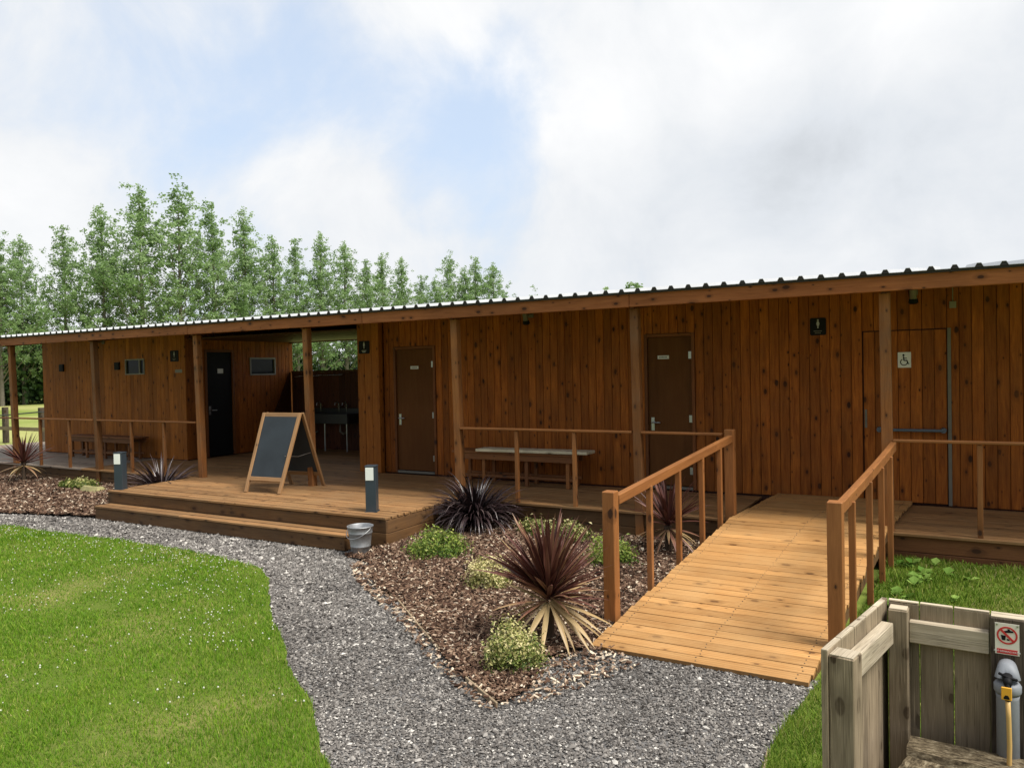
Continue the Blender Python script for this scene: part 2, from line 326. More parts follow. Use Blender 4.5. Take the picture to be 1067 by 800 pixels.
# ------------------------------------------------------------------ sky and light
def make_world():
    w = bpy.data.worlds.new('World'); SC.world = w; w.use_nodes = True; nt = w.node_tree; L = nt.links
    for n in list(nt.nodes): nt.nodes.remove(n)
    out = nd(nt, 'OutputWorld'); bg = nd(nt, 'Background', i_Strength=.15); L.new(bg.outputs[0], out.inputs[0])
    sky = nd(nt, 'TexSky', sky_type='NISHITA', sun_disc=False, sun_elevation=SUN_EL, sun_rotation=SUN_ROT, altitude=50, air_density=1.0, dust_density=2.0, ozone_density=1.5)
    tc = nd(nt, 'TexCoord'); dirv = tc.outputs['Generated']
    sx = nd(nt, 'SeparateXYZ'); L.new(dirv, sx.inputs[0])
    zz = math_(nt, 'ADD', math_(nt, 'MAXIMUM', sx.outputs[2], 0.0), .16)
    cv = nd(nt, 'CombineXYZ'); L.new(math_(nt, 'DIVIDE', sx.outputs[0], zz), cv.inputs[0]); L.new(math_(nt, 'DIVIDE', sx.outputs[1], zz), cv.inputs[1])
    na = nd(nt, 'TexNoise', i_Scale=1.1, i_Detail=8.0, i_Roughness=.55, i_Distortion=.2); L.new(cv.outputs[0], na.inputs['Vector'])
    nb = nd(nt, 'TexNoise', i_Scale=5.5, i_Detail=10.0, i_Roughness=.58, i_Distortion=.35); L.new(dirv, nb.inputs['Vector'])
    def blob(d, deg, amp):
        vm = nd(nt, 'VectorMath', operation='DOT_PRODUCT'); L.new(dirv, vm.inputs[0]); vm.inputs[1].default_value = Vector(d).normalized()
        k = 1/(1-cos(radians(deg)))
        e = math_(nt, 'EXPONENT', math_(nt, 'MULTIPLY', math_(nt, 'SUBTRACT', 1.0, vm.outputs['Value']), -k))
        return math_(nt, 'MULTIPLY', e, amp)
    def total(*bs):
        r = bs[0]
        for x in bs[1:]: r = math_(nt, 'ADD', r, x)
        return r
    # how much blue shows: gaps in the cloud
    gap = total(blob((-.49, .82, .30), 5, .7), blob((-.47, .81, .345), 5, .5), blob((-.57, .745, .35), 6, .5), blob((-.66, .68, .335), 6, .45), blob((-.74, .59, .32), 7, .45), blob((-.84, .44, .33), 9, .35),
                blob((-.27, .88, .385), 5, .4), blob((-.30, .91, .265), 5.5, -1.5), blob((-.64, .72, .24), 4, -.35), blob((-.52, .73, .45), 6, -.35), blob((-.1, .95, .27), 12, -.5), blob((.4, .5, .75), 25, .35), blob((.2, -.8, .5), 30, .35))
    n3 = math_(nt, 'MULTIPLY_ADD', math_(nt, 'SUBTRACT', nb.outputs[0], .5), 2.7, math_(nt, 'MULTIPLY', math_(nt, 'SUBTRACT', na.outputs[0], .5), .8))
    blue = nd(nt, 'MapRange', interpolation_type='SMOOTHSTEP'); L.new(math_(nt, 'ADD', gap, n3), blue.inputs[0])
    blue.inputs[1].default_value = -.05; blue.inputs[2].default_value = 1.15; blue.inputs[3].default_value = 0; blue.inputs[4].default_value = .95
    # cloud brightness: bright crests, grey bellies ahead of the camera
    shade = total(blob((-.09, .96, .25), 5.5, .21), blob((.03, .97, .245), 6, .2), blob((-.19, .95, .225), 5, .19), blob((-.30, .94, .14), 10, .10), blob((-.85, .40, .32), 9, .1), blob((.05, .97, .10), 14, .10), blob((.1, -.98, .12), 40, .9), blob((.7, -.7, .1), 30, .5), blob((-.7, -.7, .1), 30, .5),  # last blobs here: unseen dark sky added behind the camera to dim the walls
                  blob((-.36, .88, .305), 3.5, -.25), blob((-.2, .92, .34), 4, -.25), blob((-.034, .92, .375), 5, -.3), blob((-.5, .74, .44), 8, -.1))
    sh = nd(nt, 'MapRange'); L.new(math_(nt, 'MULTIPLY_ADD', n3, .36, shade), sh.inputs[0]); sh.inputs[1].default_value = -.35; sh.inputs[2].default_value = 1.15
    cloud = ramp(nt, sh.outputs[0], [(0, (6.1, 6.1, 6.1)), (.22, (5.25, 5.36, 5.5)), (.4, (4.5, 4.72, 5.0)), (.57, (3.6, 3.8, 4.05)), (1, (1.3, 1.4, 1.55))])
    # colour ramps clamp nothing here: values are radiance before the 0.1 strength
    skyc = mixc(nt, 1.0, sky.outputs[0], (SKYK, SKYK, SKYK), 'MULTIPLY')
    thin = mixc(nt, .62, skyc, (4.7, 5.5, 6.6))
    col = mixc(nt, blue.outputs[0], cloud, thin)
    L.new(col, bg.inputs[0])
SUN_EL = radians(58)
sun_dir = Vector((.72, -.06, 0)).normalized()*cos(SUN_EL)+Z3*sin(SUN_EL)      # towards the sun
SUN_ROT = atan2(sun_dir.x, sun_dir.y)
SKYK = 1.0
make_world()
sl = bpy.data.lights.new('sun', 'SUN'); sl.energy = 4.5; sl.angle = radians(22); sl.color = (1, .95, .87)
so = bpy.data.objects.new('sun', sl); COL.objects.link(so); so.rotation_euler = sun_dir.to_track_quat('Z', 'Y').to_euler(); so.location = sun_dir*50
SC.view_settings.view_transform = 'Standard'; SC.view_settings.look = 'None'; SC.view_settings.gamma = 1; SC.view_settings.exposure = .2
SC.view_settings.use_curve_mapping = False
SC.cycles.use_denoising = True; SC.cycles.max_bounces = 6; SC.cycles.diffuse_bounces = 4; SC.cycles.transparent_max_bounces = 6
SC.cycles.caustics_reflective = False; SC.cycles.caustics_refractive = False

# ------------------------------------------------------------------ ground
def smoothstep(a, b, x):
    t = np.clip((x-a)/(b-a), 0, 1); return t*t*(3-2*t)
_GRID = np.random.default_rng(99).uniform(-1, 1, (257, 257))
def _vn(x, y):
    x = np.asarray(x, float)+640.3; y = np.asarray(y, float)+640.7
    ix = np.floor(x).astype(int); iy = np.floor(y).astype(int); fx = x-ix; fy = y-iy
    fx = fx*fx*(3-2*fx); fy = fy*fy*(3-2*fy); a = ix % 256; b = iy % 256
    return (_GRID[a, b]*(1-fx)+_GRID[a+1, b]*fx)*(1-fy)+(_GRID[a, b+1]*(1-fx)+_GRID[a+1, b+1]*fx)*fy
def hnoise(x, y, s=1.0):
    """irregular noise, about -1 to 1"""
    return _vn(x*.75*s, y*.75*s)*.75+_vn(x*1.7*s+31, y*1.7*s+7)*.5+_vn(x*3.9*s+5, y*3.9*s+77)*.3
def in_poly(x, y, poly):
    c = np.zeros(len(x), bool); n = len(poly)
    for i in range(n):
        x0, y0 = poly[i]; x1, y1 = poly[(i+1) % n]
        if y0 == y1: continue
        m = ((y0 > y) != (y1 > y)) & (x < (x1-x0)*(y-y0)/(y1-y0)+x0); c ^= m
    return c
def edge_wob(poly, amp=.03, step=.12):
    """resample an outline with a little irregularity so that no edge is ruler-straight"""
    out = []
    for (x0, y0), (x1, y1) in zip(poly, poly[1:]+poly[:1]):
        L = math.hypot(x1-x0, y1-y0); n = max(1, int(L/step)) if L < 12 else 1
        for i in range(n):
            t = i/n; x = x0+(x1-x0)*t; y = y0+(y1-y0)*t; a = amp if 0 < i < n else 0
            k = float(hnoise(np.array([x*3]), np.array([y*3]))[0])*a
            out.append((x-(y1-y0)/L*k, y+(x1-x0)/L*k))
    return out
def sheet(name, poly, z, mat, h=None, step=.15):
    bm = MB(); me = bpy.data.meshes.new(name)
    import bmesh
    b = bmesh.new(); vs = [b.verts.new((x, y, 0)) for x, y in poly]; b.faces.new(vs)
    if h:
        xs = [p[0] for p in poly]; ys = [p[1] for p in poly]
        for ax, lo, hi in ((0, min(xs), max(xs)), (1, min(ys), max(ys))):
            k = lo+step
            while k < hi:
                co = (k, 0, 0) if ax == 0 else (0, k, 0); no = (1, 0, 0) if ax == 0 else (0, 1, 0)
                bmesh.ops.bisect_plane(b, geom=b.verts[:]+b.edges[:]+b.faces[:], plane_co=co, plane_no=no); k += step
    b.normal_update()
    if sum(f.normal.z for f in b.faces) < 0: bmesh.ops.reverse_faces(b, faces=b.faces[:])
    for v in b.verts: v.co.z = z+(float(h(np.array([v.co.x]), np.array([v.co.y]))[0]) if h else 0)
    b.to_mesh(me); b.free(); me.materials.append(mat)
    for p in me.polygons: p.use_smooth = True
    o = bpy.data.objects.new(name, me); COL.objects.link(o); return o

tag(sheet('ground', [(-700, -300), (500, -300), (500, 900), (-700, 900)], -.03, M['field']), kind='structure')
LAWN = edge_wob([(-30, 5.25), (-14, 5.3), (-10.83, 5.36), (-8.44, 5.52), (-7.4, 5.52), (-6.7, 5.46), (-5.95, 5.28), (-5.5, 5.0), (-4.93, 4.48), (-3.83, 3.63), (-3.16, 3.17), (-2.62, 2.74), (-1.9, 1.9), (-1.4, .5), (-1.3, -4), (-30, -4)], .035, .05)
GRASS_R = edge_wob([(-.50, 7.86), (4.5, 7.86), (4.5, -4), (-.55, -4), (-.72, 3.2), (-.79, 3.8), (-.76, 4.3), (-.70, 4.8), (-.62, 6.2)], .02)
MULCH = edge_wob([(-5.3, 6.5), (-5.3, 7.88), (-1.95, 7.88), (-2.16, 4.78), (-2.35, 4.35), (-2.2, 4.05), (-2.25, 3.74), (-2.72, 4.01), (-3.46, 4.62), (-4.61, 5.44), (-5.1, 5.95), (-5.5, 6.05), (-5.55, 6.3)], .03)
MULCH_L = edge_wob([(-30, 5.8), (-11.85, 5.86), (-10.9, 6.1), (-10.22, 6.3), (-10.22, 7.88), (-30, 7.88)], .04)
GRAVEL = [(-30, 5.0), (-30, 6.2), (-10.1, 6.75), (-5.6, 6.6), (-5.0, 6.3), (-2.0, 4.9), (-.68, 4.9), (-.6, 3.6), (-.45, -4), (-1.6, -4), (-1.5, 1.2), (-3.0, 2.6), (-5.3, 4.6), (-6.7, 5.2)]
def h_lawn(x, y): return .012*hnoise(x, y, .8)
def h_grassr(x, y): return .015+.085*smoothstep(5.5, 7.8, y)+.012*hnoise(x, y, 1.1)
def h_mulch(x, y):
    e = smoothstep(-.05, .45, ((x+5.5)*2.31+(y-6.05)*3.25)/3.987)*smoothstep(-5.6, -4.9, x+.3*(y-6.3))
    return .002+e*(.018+.05*smoothstep(4.2, 7.6, y)+.018*hnoise(x, y, 2.0))
def h_mulchl(x, y): return .02+.10*smoothstep(6.0, 7.6, y)+.02*hnoise(x, y, 1.6)
def h_grav(x, y): return .008*hnoise(x, y, 1.5)
tag(sheet('gravel_path', GRAVEL, -.016, M['gravelbase'], h_grav, .3), kind='structure')
tag(sheet('lawn', LAWN, .004, M['lawnbase'], h_lawn, .5), kind='structure')
tag(sheet('grass_verge', GRASS_R, .004, M['lawnbase'], h_grassr, .3), kind='structure')
tag(sheet('mulch_bed', MULCH, .004, M['mulchbase'], h_mulch, .15), kind='structure')
tag(sheet('mulch_border', MULCH_L, .004, M['mulchbase'], h_mulchl, .3), kind='structure')

def scatter(poly, n_per_m2, d0, power, xr=None, yr=None, seed=1, fade=None):
    r = np.random.default_rng(seed)
    xs = [p[0] for p in poly]; ys = [p[1] for p in poly]
    x0, x1 = xr or (min(xs), max(xs)); y0, y1 = yr or (min(ys), max(ys))
    N = int((x1-x0)*(y1-y0)*n_per_m2)
    x = r.uniform(x0, x1, N); y = r.uniform(y0, y1, N)
    d = np.hypot(x, y); keep = r.random(N) < np.minimum(1, (d0/np.maximum(d, .1))**power)
    x, y = x[keep], y[keep]; m = in_poly(x, y, poly); return x[m], y[m]
def view_ok(x, y, margin=.12):
    """what the photograph's frame and a step to either side of it can see of the ground"""
    a = radians(29.8); fwd = -sin(a)*x+cos(a)*y; lat = cos(a)*x+sin(a)*y
    return (fwd > 1.2) & (np.abs(lat) < fwd*.72+.8)

def blades(name, poly, hfun, dens, d0, power, hmin, hmax, width, seed, mat=M['blade'], yellow=.35, z0=.004, xr=None, yr=None):
    x, y = scatter(poly, dens, d0, power, xr, yr, seed); m = view_ok(x, y); x, y = x[m], y[m]
    r = np.random.default_rng(seed+100); n = len(x); z = z0+hfun(x, y)-.004
    d = np.hypot(x, y); sc = np.clip(d/4.0, 1, 3.2)**.8
    h = r.uniform(hmin, hmax, n)*(1+.3*hnoise(x*1.1, y*1.1, 1.3)+.3*hnoise(x*5.1, y*4.3+2, 1.1)); w = width*r.uniform(.7, 1.3, n)*sc
    a = r.uniform(0, 2*pi, n); lean = r.uniform(.1, .9, n)*h; la = r.uniform(0, 2*pi, n)
    cx, sx = np.cos(a)*w/2, np.sin(a)*w/2; lx, ly = np.cos(la)*lean, np.sin(la)*lean
    V = np.empty((n, 5, 3), 'f')
    V[:, 0] = np.stack([x-cx, y-sx, z], 1); V[:, 1] = np.stack([x+cx, y+sx, z], 1)
    V[:, 2] = np.stack([x-cx*.8+lx*.4, y-sx*.8+ly*.4, z+h*.6], 1); V[:, 3] = np.stack([x+cx*.8+lx*.4, y+sx*.8+ly*.4, z+h*.6], 1)
    V[:, 4] = np.stack([x+lx, y+ly, z+h], 1)
    b = np.arange(n)[:, None]*5
    F = np.concatenate([b+[0, 1, 3], b+[0, 3, 2], b+[2, 3, 4]], 0)
    dry = hnoise(x*.9+3, y*.9, 1.0)*.4+.45*hnoise(x*2.3, y*2.3+1, 1.2)+.5*hnoise(x*6.1+2, y*7.3, 1.0)
    t = np.clip(r.normal(.44, .16, n)+.22*np.clip(dry, -.8, 1.2)*yellow*2+(r.random(n) < .06)*.4, 0, 1)
    return fast_mesh(name, V.reshape(-1, 3), F, mat, np.repeat(t, 5))
tag(blades('lawn_grass', LAWN, h_lawn, 13500, 3.6, 1.25, .015, .04, .0036, 3, yr=(1.4, 5.7), xr=(-16, -1.3)), 'mown green lawn grass with yellowing patches beside the gravel path', 'grass', kind='stuff')
tag(blades('verge_grass', GRASS_R, h_grassr, 10000, 4.2, 1.3, .02, .058, .0044, 5, yr=(2.2, 7.86), xr=(-1, 3.2), yellow=.6, mat=M['vergeblade']), 'longer rough grass between the ramp, the deck and the grey fence', 'grass', kind='stuff')

def clover(name, poly, hfun, seed):
    r = np.random.default_rng(seed); cx, cy = scatter(poly, 2.6, 8, .6, (-16, -1.5), (1.8, 5.6), seed)
    P = []
    for x, y in zip(cx, cy):
        k = r.integers(2, 13)
        P.append(np.stack([x+r.normal(0, .17, k), y+r.normal(0, .12, k)], 1))
    # denser band along the far edge of the lawn
    k = 800; xb = r.uniform(-16, -5.2, k); yb = 5.45-np.abs(r.normal(0, .28, k)); P.append(np.stack([xb, yb], 1))
    k = 70; P.append(np.stack([r.normal(-4.9, .55, k), r.normal(4.2, .5, k)], 1))
    k = 260; P.append(np.stack([r.uniform(-12, -5, k), r.normal(4.6, .5, k)], 1))
    P = np.concatenate(P); m = in_poly(P[:, 0], P[:, 1], poly) & view_ok(P[:, 0], P[:, 1]); P = P[m]
    n = len(P); z = hfun(P[:, 0], P[:, 1])+r.uniform(.035, .06, n); rad = r.uniform(.0045, .0095, n)
    o = np.array([(1, 0, 0), (-1, 0, 0), (0, 1, 0), (0, -1, 0), (0, 0, 1), (0, 0, -.8)], 'f')
    V = np.stack([P[:, 0], P[:, 1], z], 1)[:, None]+o[None]*rad[:, None, None]
    f = np.array([(0, 2, 4), (2, 1, 4), (1, 3, 4), (3, 0, 4), (2, 0, 5), (1, 2, 5), (3, 1, 5), (0, 3, 5)])
    F = (np.arange(n)[:, None, None]*6+f[None]).reshape(-1, 3)
    return fast_mesh(name, V.reshape(-1, 3), F, M['clover'], np.repeat(r.random(n), 6), smooth=True)
tag(clover('clover_flowers', LAWN, h_lawn, 21), 'small white clover flowers dotted in drifts across the lawn', 'clover', kind='stuff')

OCT = np.array([(1, 0, 0), (-1, 0, 0), (0, 1, 0), (0, -1, 0), (0, 0, 1), (0, 0, -1), (.6, .6, .45), (-.6, -.55, .5)], 'f')
def stones(name, x, y, z, rmin, rmax, seed, mat, tone_mu=.45, tone_sd=.24):
    r = np.random.default_rng(seed); n = len(x); d = np.hypot(x, y)
    s = r.uniform(rmin, rmax, n)*np.clip(d/4.5, 1, 1.9)*np.where(r.random(n) < .05, r.uniform(1.3, 2.1, n), 1)
    o = OCT[:6][None]*(r.uniform(.65, 1.25, (n, 6, 1))); o = o*np.stack([np.ones(n), r.uniform(.6, 1, n), r.uniform(.4, .75, n)], 1)[:, None]
    o += r.uniform(-.25, .25, (n, 6, 3)); a = r.uniform(0, 2*pi, n); c, q = np.cos(a)[:, None], np.sin(a)[:, None]
    V = np.stack([o[:, :, 0]*c-o[:, :, 1]*q, o[:, :, 0]*q+o[:, :, 1]*c, o[:, :, 2]], 2)*s[:, None, None]
    V += np.stack([x, y, z+s*.25], 1)[:, None]
    f = np.array([(0, 2, 4), (2, 1, 4), (1, 3, 4), (3, 0, 4), (2, 0, 5), (1, 2, 5), (3, 1, 5), (0, 3, 5)])
    F = (np.arange(n)[:, None, None]*6+f[None]).reshape(-1, 3)
    t = np.clip(r.normal(tone_mu, tone_sd, n)+.10*hnoise(x*1.7, y*1.7, 1.2)+(r.random(n) < .05)*.4, 0, 1)
    return fast_mesh(name, V.reshape(-1, 3), F, mat, np.repeat(t, 6))
gx, gy = scatter(GRAVEL, 9000, 4.3, 1.35, (-16, .2), (1.8, 6.8), 31)
k = view_ok(gx, gy) & ~in_poly(gx, gy, LAWN) & ~in_poly(gx, gy, MULCH) & ~in_poly(gx, gy, MULCH_L) & ~in_poly(gx, gy, GRASS_R)
gx, gy = gx[k], gy[k]
tag(stones('gravel', gx, gy, -.012+h_grav(gx, gy), .005, .0108, 32, M['stone']), 'loose grey slate and limestone chippings of the curving path', 'gravel', kind='stuff')

def chips(name, polys, dens, seed):
    X = []; Y = []; Z = []
    for poly, hf, xr, yr in polys:
        x, y = scatter(poly, dens, 5.2, 1.3, xr, yr, seed); m = view_ok(x, y); x, y = x[m], y[m]
        X.append(x); Y.append(y); Z.append(hf(x, y)+.006)
    # strays over the gravel edge
    r = np.random.default_rng(seed+7)
    x = r.uniform(-5.2, -1.6, 9000); y = r.uniform(3.5, 6.2, 9000); e = in_poly(x, y, edge_grow); x, y = x[e], y[e]
    X.append(x); Y.append(y); Z.append(np.full(len(x), .004))
    x, y, z = map(np.concatenate, (X, Y, Z)); n = len(x); d = np.hypot(x, y)
    s = np.clip(d/5., 1, 1.8)
    l = r.uniform(.006, .023, n)*s; w = r.uniform(.0035, .009, n)*s; t = r.uniform(.002, .005, n)
    o = np.array([(i, j, q) for q in (-1, 1) for j in (-1, 1) for i in (-1, 1)], 'f')[None]*np.stack([l, w, t], 1)[:, None]/1.0
    o = o*(r.uniform(.6, 1.15, (n, 8, 1)))
    p = r.normal(0, .38, n); c, q = np.cos(p)[:, None], np.sin(p)[:, None]
    o = np.stack([o[:, :, 0]*c-o[:, :, 2]*q, o[:, :, 1], o[:, :, 0]*q+o[:, :, 2]*c], 2)
    p = r.normal(0, .45, n); c, q = np.cos(p)[:, None], np.sin(p)[:, None]
    o = np.stack([o[:, :, 0], o[:, :, 1]*c-o[:, :, 2]*q, o[:, :, 1]*q+o[:, :, 2]*c], 2)
    a = r.uniform(0, 2*pi, n); c, q = np.cos(a)[:, None], np.sin(a)[:, None]
    V = np.stack([o[:, :, 0]*c-o[:, :, 1]*q, o[:, :, 0]*q+o[:, :, 1]*c, o[:, :, 2]], 2)
    V += np.stack([x, y, z+r.uniform(0, .018, n)], 1)[:, None]
    f = np.array([(0, 2, 3, 1), (4, 5, 7, 6), (0, 1, 5, 4), (2, 6, 7, 3), (0, 4, 6, 2), (1, 3, 7, 5)])
    F = (np.arange(n)[:, None, None]*8+f[None]).reshape(-1, 4)
    tn = np.clip(r.normal(.47, .24, n)+(r.random(n) < .08)*.35, 0, 1); ne = len(X[-1]); tn[n-ne:] = np.clip(tn[n-ne:]+.22, 0, 1)
    return fast_mesh(name, V.reshape(-1, 3), F, M['chip'], np.repeat(tn, 8))
edge_grow = [(-5.3, 6.3), (-2.1, 4.9), (-1.75, 4.62), (-2.0, 3.95), (-2.3, 3.62), (-2.85, 3.95), (-3.6, 4.55), (-4.75, 5.35), (-5.35, 5.9)]
tag(chips('bark_chippings', [(MULCH, h_mulch, None, None), (MULCH_L, h_mulchl, (-17, -10), None)], 5600, 41), 'brown shredded bark chippings over the planting beds', 'bark mulch', kind='stuff')

# thin timber edging along the gravel
def edging(name, pts, label):
    m = MB()
    for (a, b) in zip(pts, pts[1:]): m.bar((*a, .004), (*b, .004), .013, .034)
    return tag(m.build(name, M['pathedge'], bevel=.003), label, 'path edging')
edging('path_edging', [(-4.55, 5.39), (-4.0, 5.02), (-3.46, 4.58), (-3.05, 4.26)], 'thin pale timber edging between gravel and bark bed beside the pale shrub')
edging('path_edging', [(-2.62, 3.93), (-2.26, 3.70)], 'short pale timber edging at the pointed tip of the bark bed')
edging('path_edging', [(-.80, 3.86), (-.74, 3.25), (-.70, 2.4)], 'pale timber edging between gravel and long grass by the grey fence')

# ------------------------------------------------------------------ the timber building
BLD = thing('toilet_block', 'long low timber clad toilet block with corrugated lean-to roof and porch posts', 'building', (-7.0, 9.45, 0))
WY, PY = 9.45, 9.33
RP = .1050
def roof_z(y): return 2.705+RP*(y-7.70)
def board_wall(m, p0, p1, z0, z1, openings=(), bw=.114, thick=.022, n=Vector((0, -1, 0)), gap=.004):
    """vertical boards from p0 to p1 (2D), front face on that line facing n; openings = (s0, s1, zlo, zhi)"""
    p0 = Vector((*p0, 0)); p1 = Vector((*p1, 0)); d = (p1-p0); L = d.length; d.normalize()
    cuts = [0.0]; cuts += sorted({q for o in openings for q in o[:2]}); cuts += [L]
    for a, b in zip(cuts, cuts[1:]):
        if b-a < .01: continue
        k = max(1, round((b-a)/bw)); w = (b-a)/k
        op = [o for o in openings if o[0]-.001 <= a and o[1]+.001 >= b]
        for i in range(k):
            s = a+(i+.5)*w; spans = [(z0, z1)]
            for o in op:
                ns = []
                for u, v in spans:
                    if o[2] > u: ns.append((u, min(v, o[2])))
                    if o[3] < v: ns.append((max(u, o[3]), v))
                spans = [q for q in ns if q[1]-q[0] > .01]
            for u, v in spans:
                v = min(v, roof_z((p0+d*s).y)-.012) if v > 2.7 else v
                c = p0+d*s-n*(thick/2+random.uniform(0, .003)); c.z = (u+v)/2
                m.frame(c, Z3, d, n, (v-u)/2, w/2-gap/2, thick/2)
    return m
def backing(m, p0, p1, z0, z1, openings=(), n=Vector((0, -1, 0)), depth=.03, t=.05):
    p0 = Vector((*p0, 0)); p1 = Vector((*p1, 0)); d = (p1-p0); L = d.length; d.normalize()
    cuts = [0.0]+sorted({q for o in openings for q in o[:2]})+[L]
    for a, b in zip(cuts, cuts[1:]):
        if b-a < .01: continue
        op = [o for o in openings if o[0]-.001 <= a and o[1]+.001 >= b]; spans = [(z0, z1)]
        for o in op:
            ns = []
            for u, v in spans:
                if o[2] > u: ns.append((u, min(v, o[2])))
                if o[3] < v: ns.append((max(u, o[3]), v))
            spans = [q for q in ns if q[1]-q[0] > .01]
        for u, v in spans:
            v = min(v, roof_z(min(p0.y, p1.y))-.02) if v > 2.7 else v
            c = p0+d*((a+b)/2)-n*(depth+t/2); c.z = (u+v)/2
            m.frame(c, Z3, d, n, (v-u)/2, (b-a)/2, t/2)
ZT = 2.99
D1 = (-7.52, -6.73, D, 2.30); D2 = (-3.44, -2.78, D, 2.33); DA = (-.875, -.045, D+.012, 2.262)
RX0, RX1 = -7.72, 3.0
ops = [(q[0]-RX0, q[1]-RX0, 0, q[3]) for q in (D1, D2, DA)]
w = MB(); board_wall(w, (RX0, WY), (RX1, WY), D+.01, ZT, ops); w.build('wall', M['wall'], BLD, bevel=.004)
w = MB(); backing(w, (RX0, WY), (RX1, WY), .06, ZT, ops); w.build('wall_lining', M['darkwall'], BLD)
# corner pier next to the passage, its side and the end walls of this half
w = MB(); board_wall(w, (-8.15, PY), (-7.72, PY), D+.01, ZT, bw=.143); board_wall(w, (-7.72, PY+.002), (-7.72, WY-.03), D+.01, ZT, n=X3)
w.box(-8.1, -7.745, PY+.03, 9.47, .06, roof_z(9.3)-.02, tone=.3); w.build('corner_pier', M['ply'], BLD, bevel=.003)
w = MB(); board_wall(w, (-8.15, PY+.01), (-8.15, 12.1), D+.01, ZT+.2, n=-X3); board_wall(w, (-8.13, 12.1), (RX1, 12.1), D-.3, ZT+.3, n=Y3); board_wall(w, (RX1, WY), (RX1, 12.1), D-.3, ZT+.2, n=X3)
w.build('wall', M['wall'], BLD, bevel=.003)
# the further half
LX0, LX1, LY = -17.08, -12.39, 9.40
WIN = (-14.16, -13.60, 1.99, 2.25)
w = MB(); board_wall(w, (LX0, LY), (LX1, LY), D+.01, ZT, [(WIN[0]-LX0, WIN[1]-LX0, WIN[2], WIN[3])], bw=.12, gap=.003); w.build('wall', M['ply'], BLD, bevel=.002)
SD = (9.83, 10.52, D, 2.42); SWIN = (10.95, 11.57, 1.94, 2.24)
w = MB(); board_wall(w, (LX1, LY+.002), (LX1, 12.1), D+.01, ZT+.25, [(SD[0]-LY, SD[1]-LY, 0, SD[3]), (SWIN[0]-LY, SWIN[1]-LY, SWIN[2], SWIN[3])], n=X3)
board_wall(w, (LX0, LY+.002), (LX0, 12.1), D-.2, ZT+.2, n=-X3); board_wall(w, (LX0, 12.1), (LX1, 12.1), D-.2, ZT+.3, n=Y3); w.build('wall', M['wall'], BLD, bevel=.003)
w = MB(); backing(w, (LX0+.03, LY), (LX1-.03, LY), .06, ZT, [(WIN[0]-LX0-.03, WIN[1]-LX0-.03, WIN[2], WIN[3])]); backing(w, (LX1, LY+.1), (LX1, 12.0), D+.01, ZT+.2, [(SD[0]-LY-.1, SD[1]-LY-.1, 0, SD[3]), (SWIN[0]-LY-.1, SWIN[1]-LY-.1, SWIN[2], SWIN[3])], n=X3)
w.build('wall_lining', M['darkwall'], BLD)
# beam and boards over the open back of the passage
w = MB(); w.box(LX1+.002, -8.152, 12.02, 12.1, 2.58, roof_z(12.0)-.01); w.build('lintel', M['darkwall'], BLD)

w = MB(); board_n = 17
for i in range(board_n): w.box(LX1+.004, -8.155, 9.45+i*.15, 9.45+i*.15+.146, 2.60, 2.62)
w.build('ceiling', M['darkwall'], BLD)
# floor inside both halves
w = MB(); w.box(-8.1, RX1-.05, WY+.035, 12.05, .05, D-.004, tone=.2); w.box(LX0+.05, LX1-.035, LY+.035, 12.05, .05, D-.004, tone=.2); w.build('floor', M['darkwall'], BLD)
# roof, fascia, rafters, posts
def make_roof():
    x = -17.75; prof = []; pitch, rib = .18, .032
    while x < 3.3:
        prof += [(x, 0), (x+.105, 0), (x+.122, rib), (x+.153, rib), (x+.17, 0)]; x += pitch
    m = MB(); ys = (7.665, 12.6); n = len(prof); t = .004
    vs = [(px, y, roof_z(y)+pz+dz) for y in ys for dz in (t, 0) for px, pz in prof]
    fs = []
    for i in range(n-1):
        fs.append((i, i+1, 2*n+i+1, 2*n+i)); fs.append((n+i+1, n+i, 3*n+i, 3*n+i+1)); fs.append((i+1, i, n+i, n+i+1)); fs.append((2*n+i, 2*n+i+1, 3*n+i+1, 3*n+i))
    m.raw(vs, fs, tone=.5); return m.build('roof', M['roof'], BLD)
RO = make_roof()
# dark foam fillers that close the rib ends
m = MB(); x = -17.75
while x < 3.3:
    m.prism([(.1055, -.004), (.1225, .0275), (.1525, .0275), (.1695, -.004)], (x, 7.672, roof_z(7.672)+.003), X3, Z3, Y3, .03, tone=.3); x += .18
m.box(-17.75, 3.3, 7.69, 7.72, roof_z(7.69)-.022, roof_z(7.69)-.0035); m.build('rib_filler', M['roofedge'], RO)
m = MB(); xs = [-17.7, -13.9, -10.1, -6.65, -2.97, .9, 3.2]
for a, b in zip(xs, xs[1:]): m.box(a+.002, b-.002, 7.72, 7.765, 2.548+random.uniform(-.003, .003), 2.70)
m.build('fascia', M['fascia'], BLD, bevel=.005)
m = MB()
for y in (8.35, 9.1, 10.2, 11.3, 12.3): m.bar((-17.6, y, roof_z(y)-.035), (3.1, y, roof_z(y)-.035), .05, .06)
m.build('purlin', M['darkwall'], BLD)
PX = [-15.36, -12.76, -10.10, -7.80, -5.31, -2.97, -.535, 1.75]
PT = [.55, .05, .6, .55, .7, .25, .5, .4]
for x, pt in zip(PX, PT):
    y0, y1 = 7.79, 9.32 if x > -8 or x < -12.5 else 12.0
    m = MB(); m.bar((x, y0, roof_z(y0)-.125), (x, y1, roof_z(y1)-.125), .045, .115); m.build('rafter', M['darkwall'], BLD, bevel=.003)
    base = .0 if x > -13 else .05
    lean = .012
    m = MB(); m.bar((x+lean, 7.93, base), (x, 7.89, 2.547), .094, .094, up=(0, 1, 0), tone=pt); m.build('post', M['post'], BLD, bevel=.006)

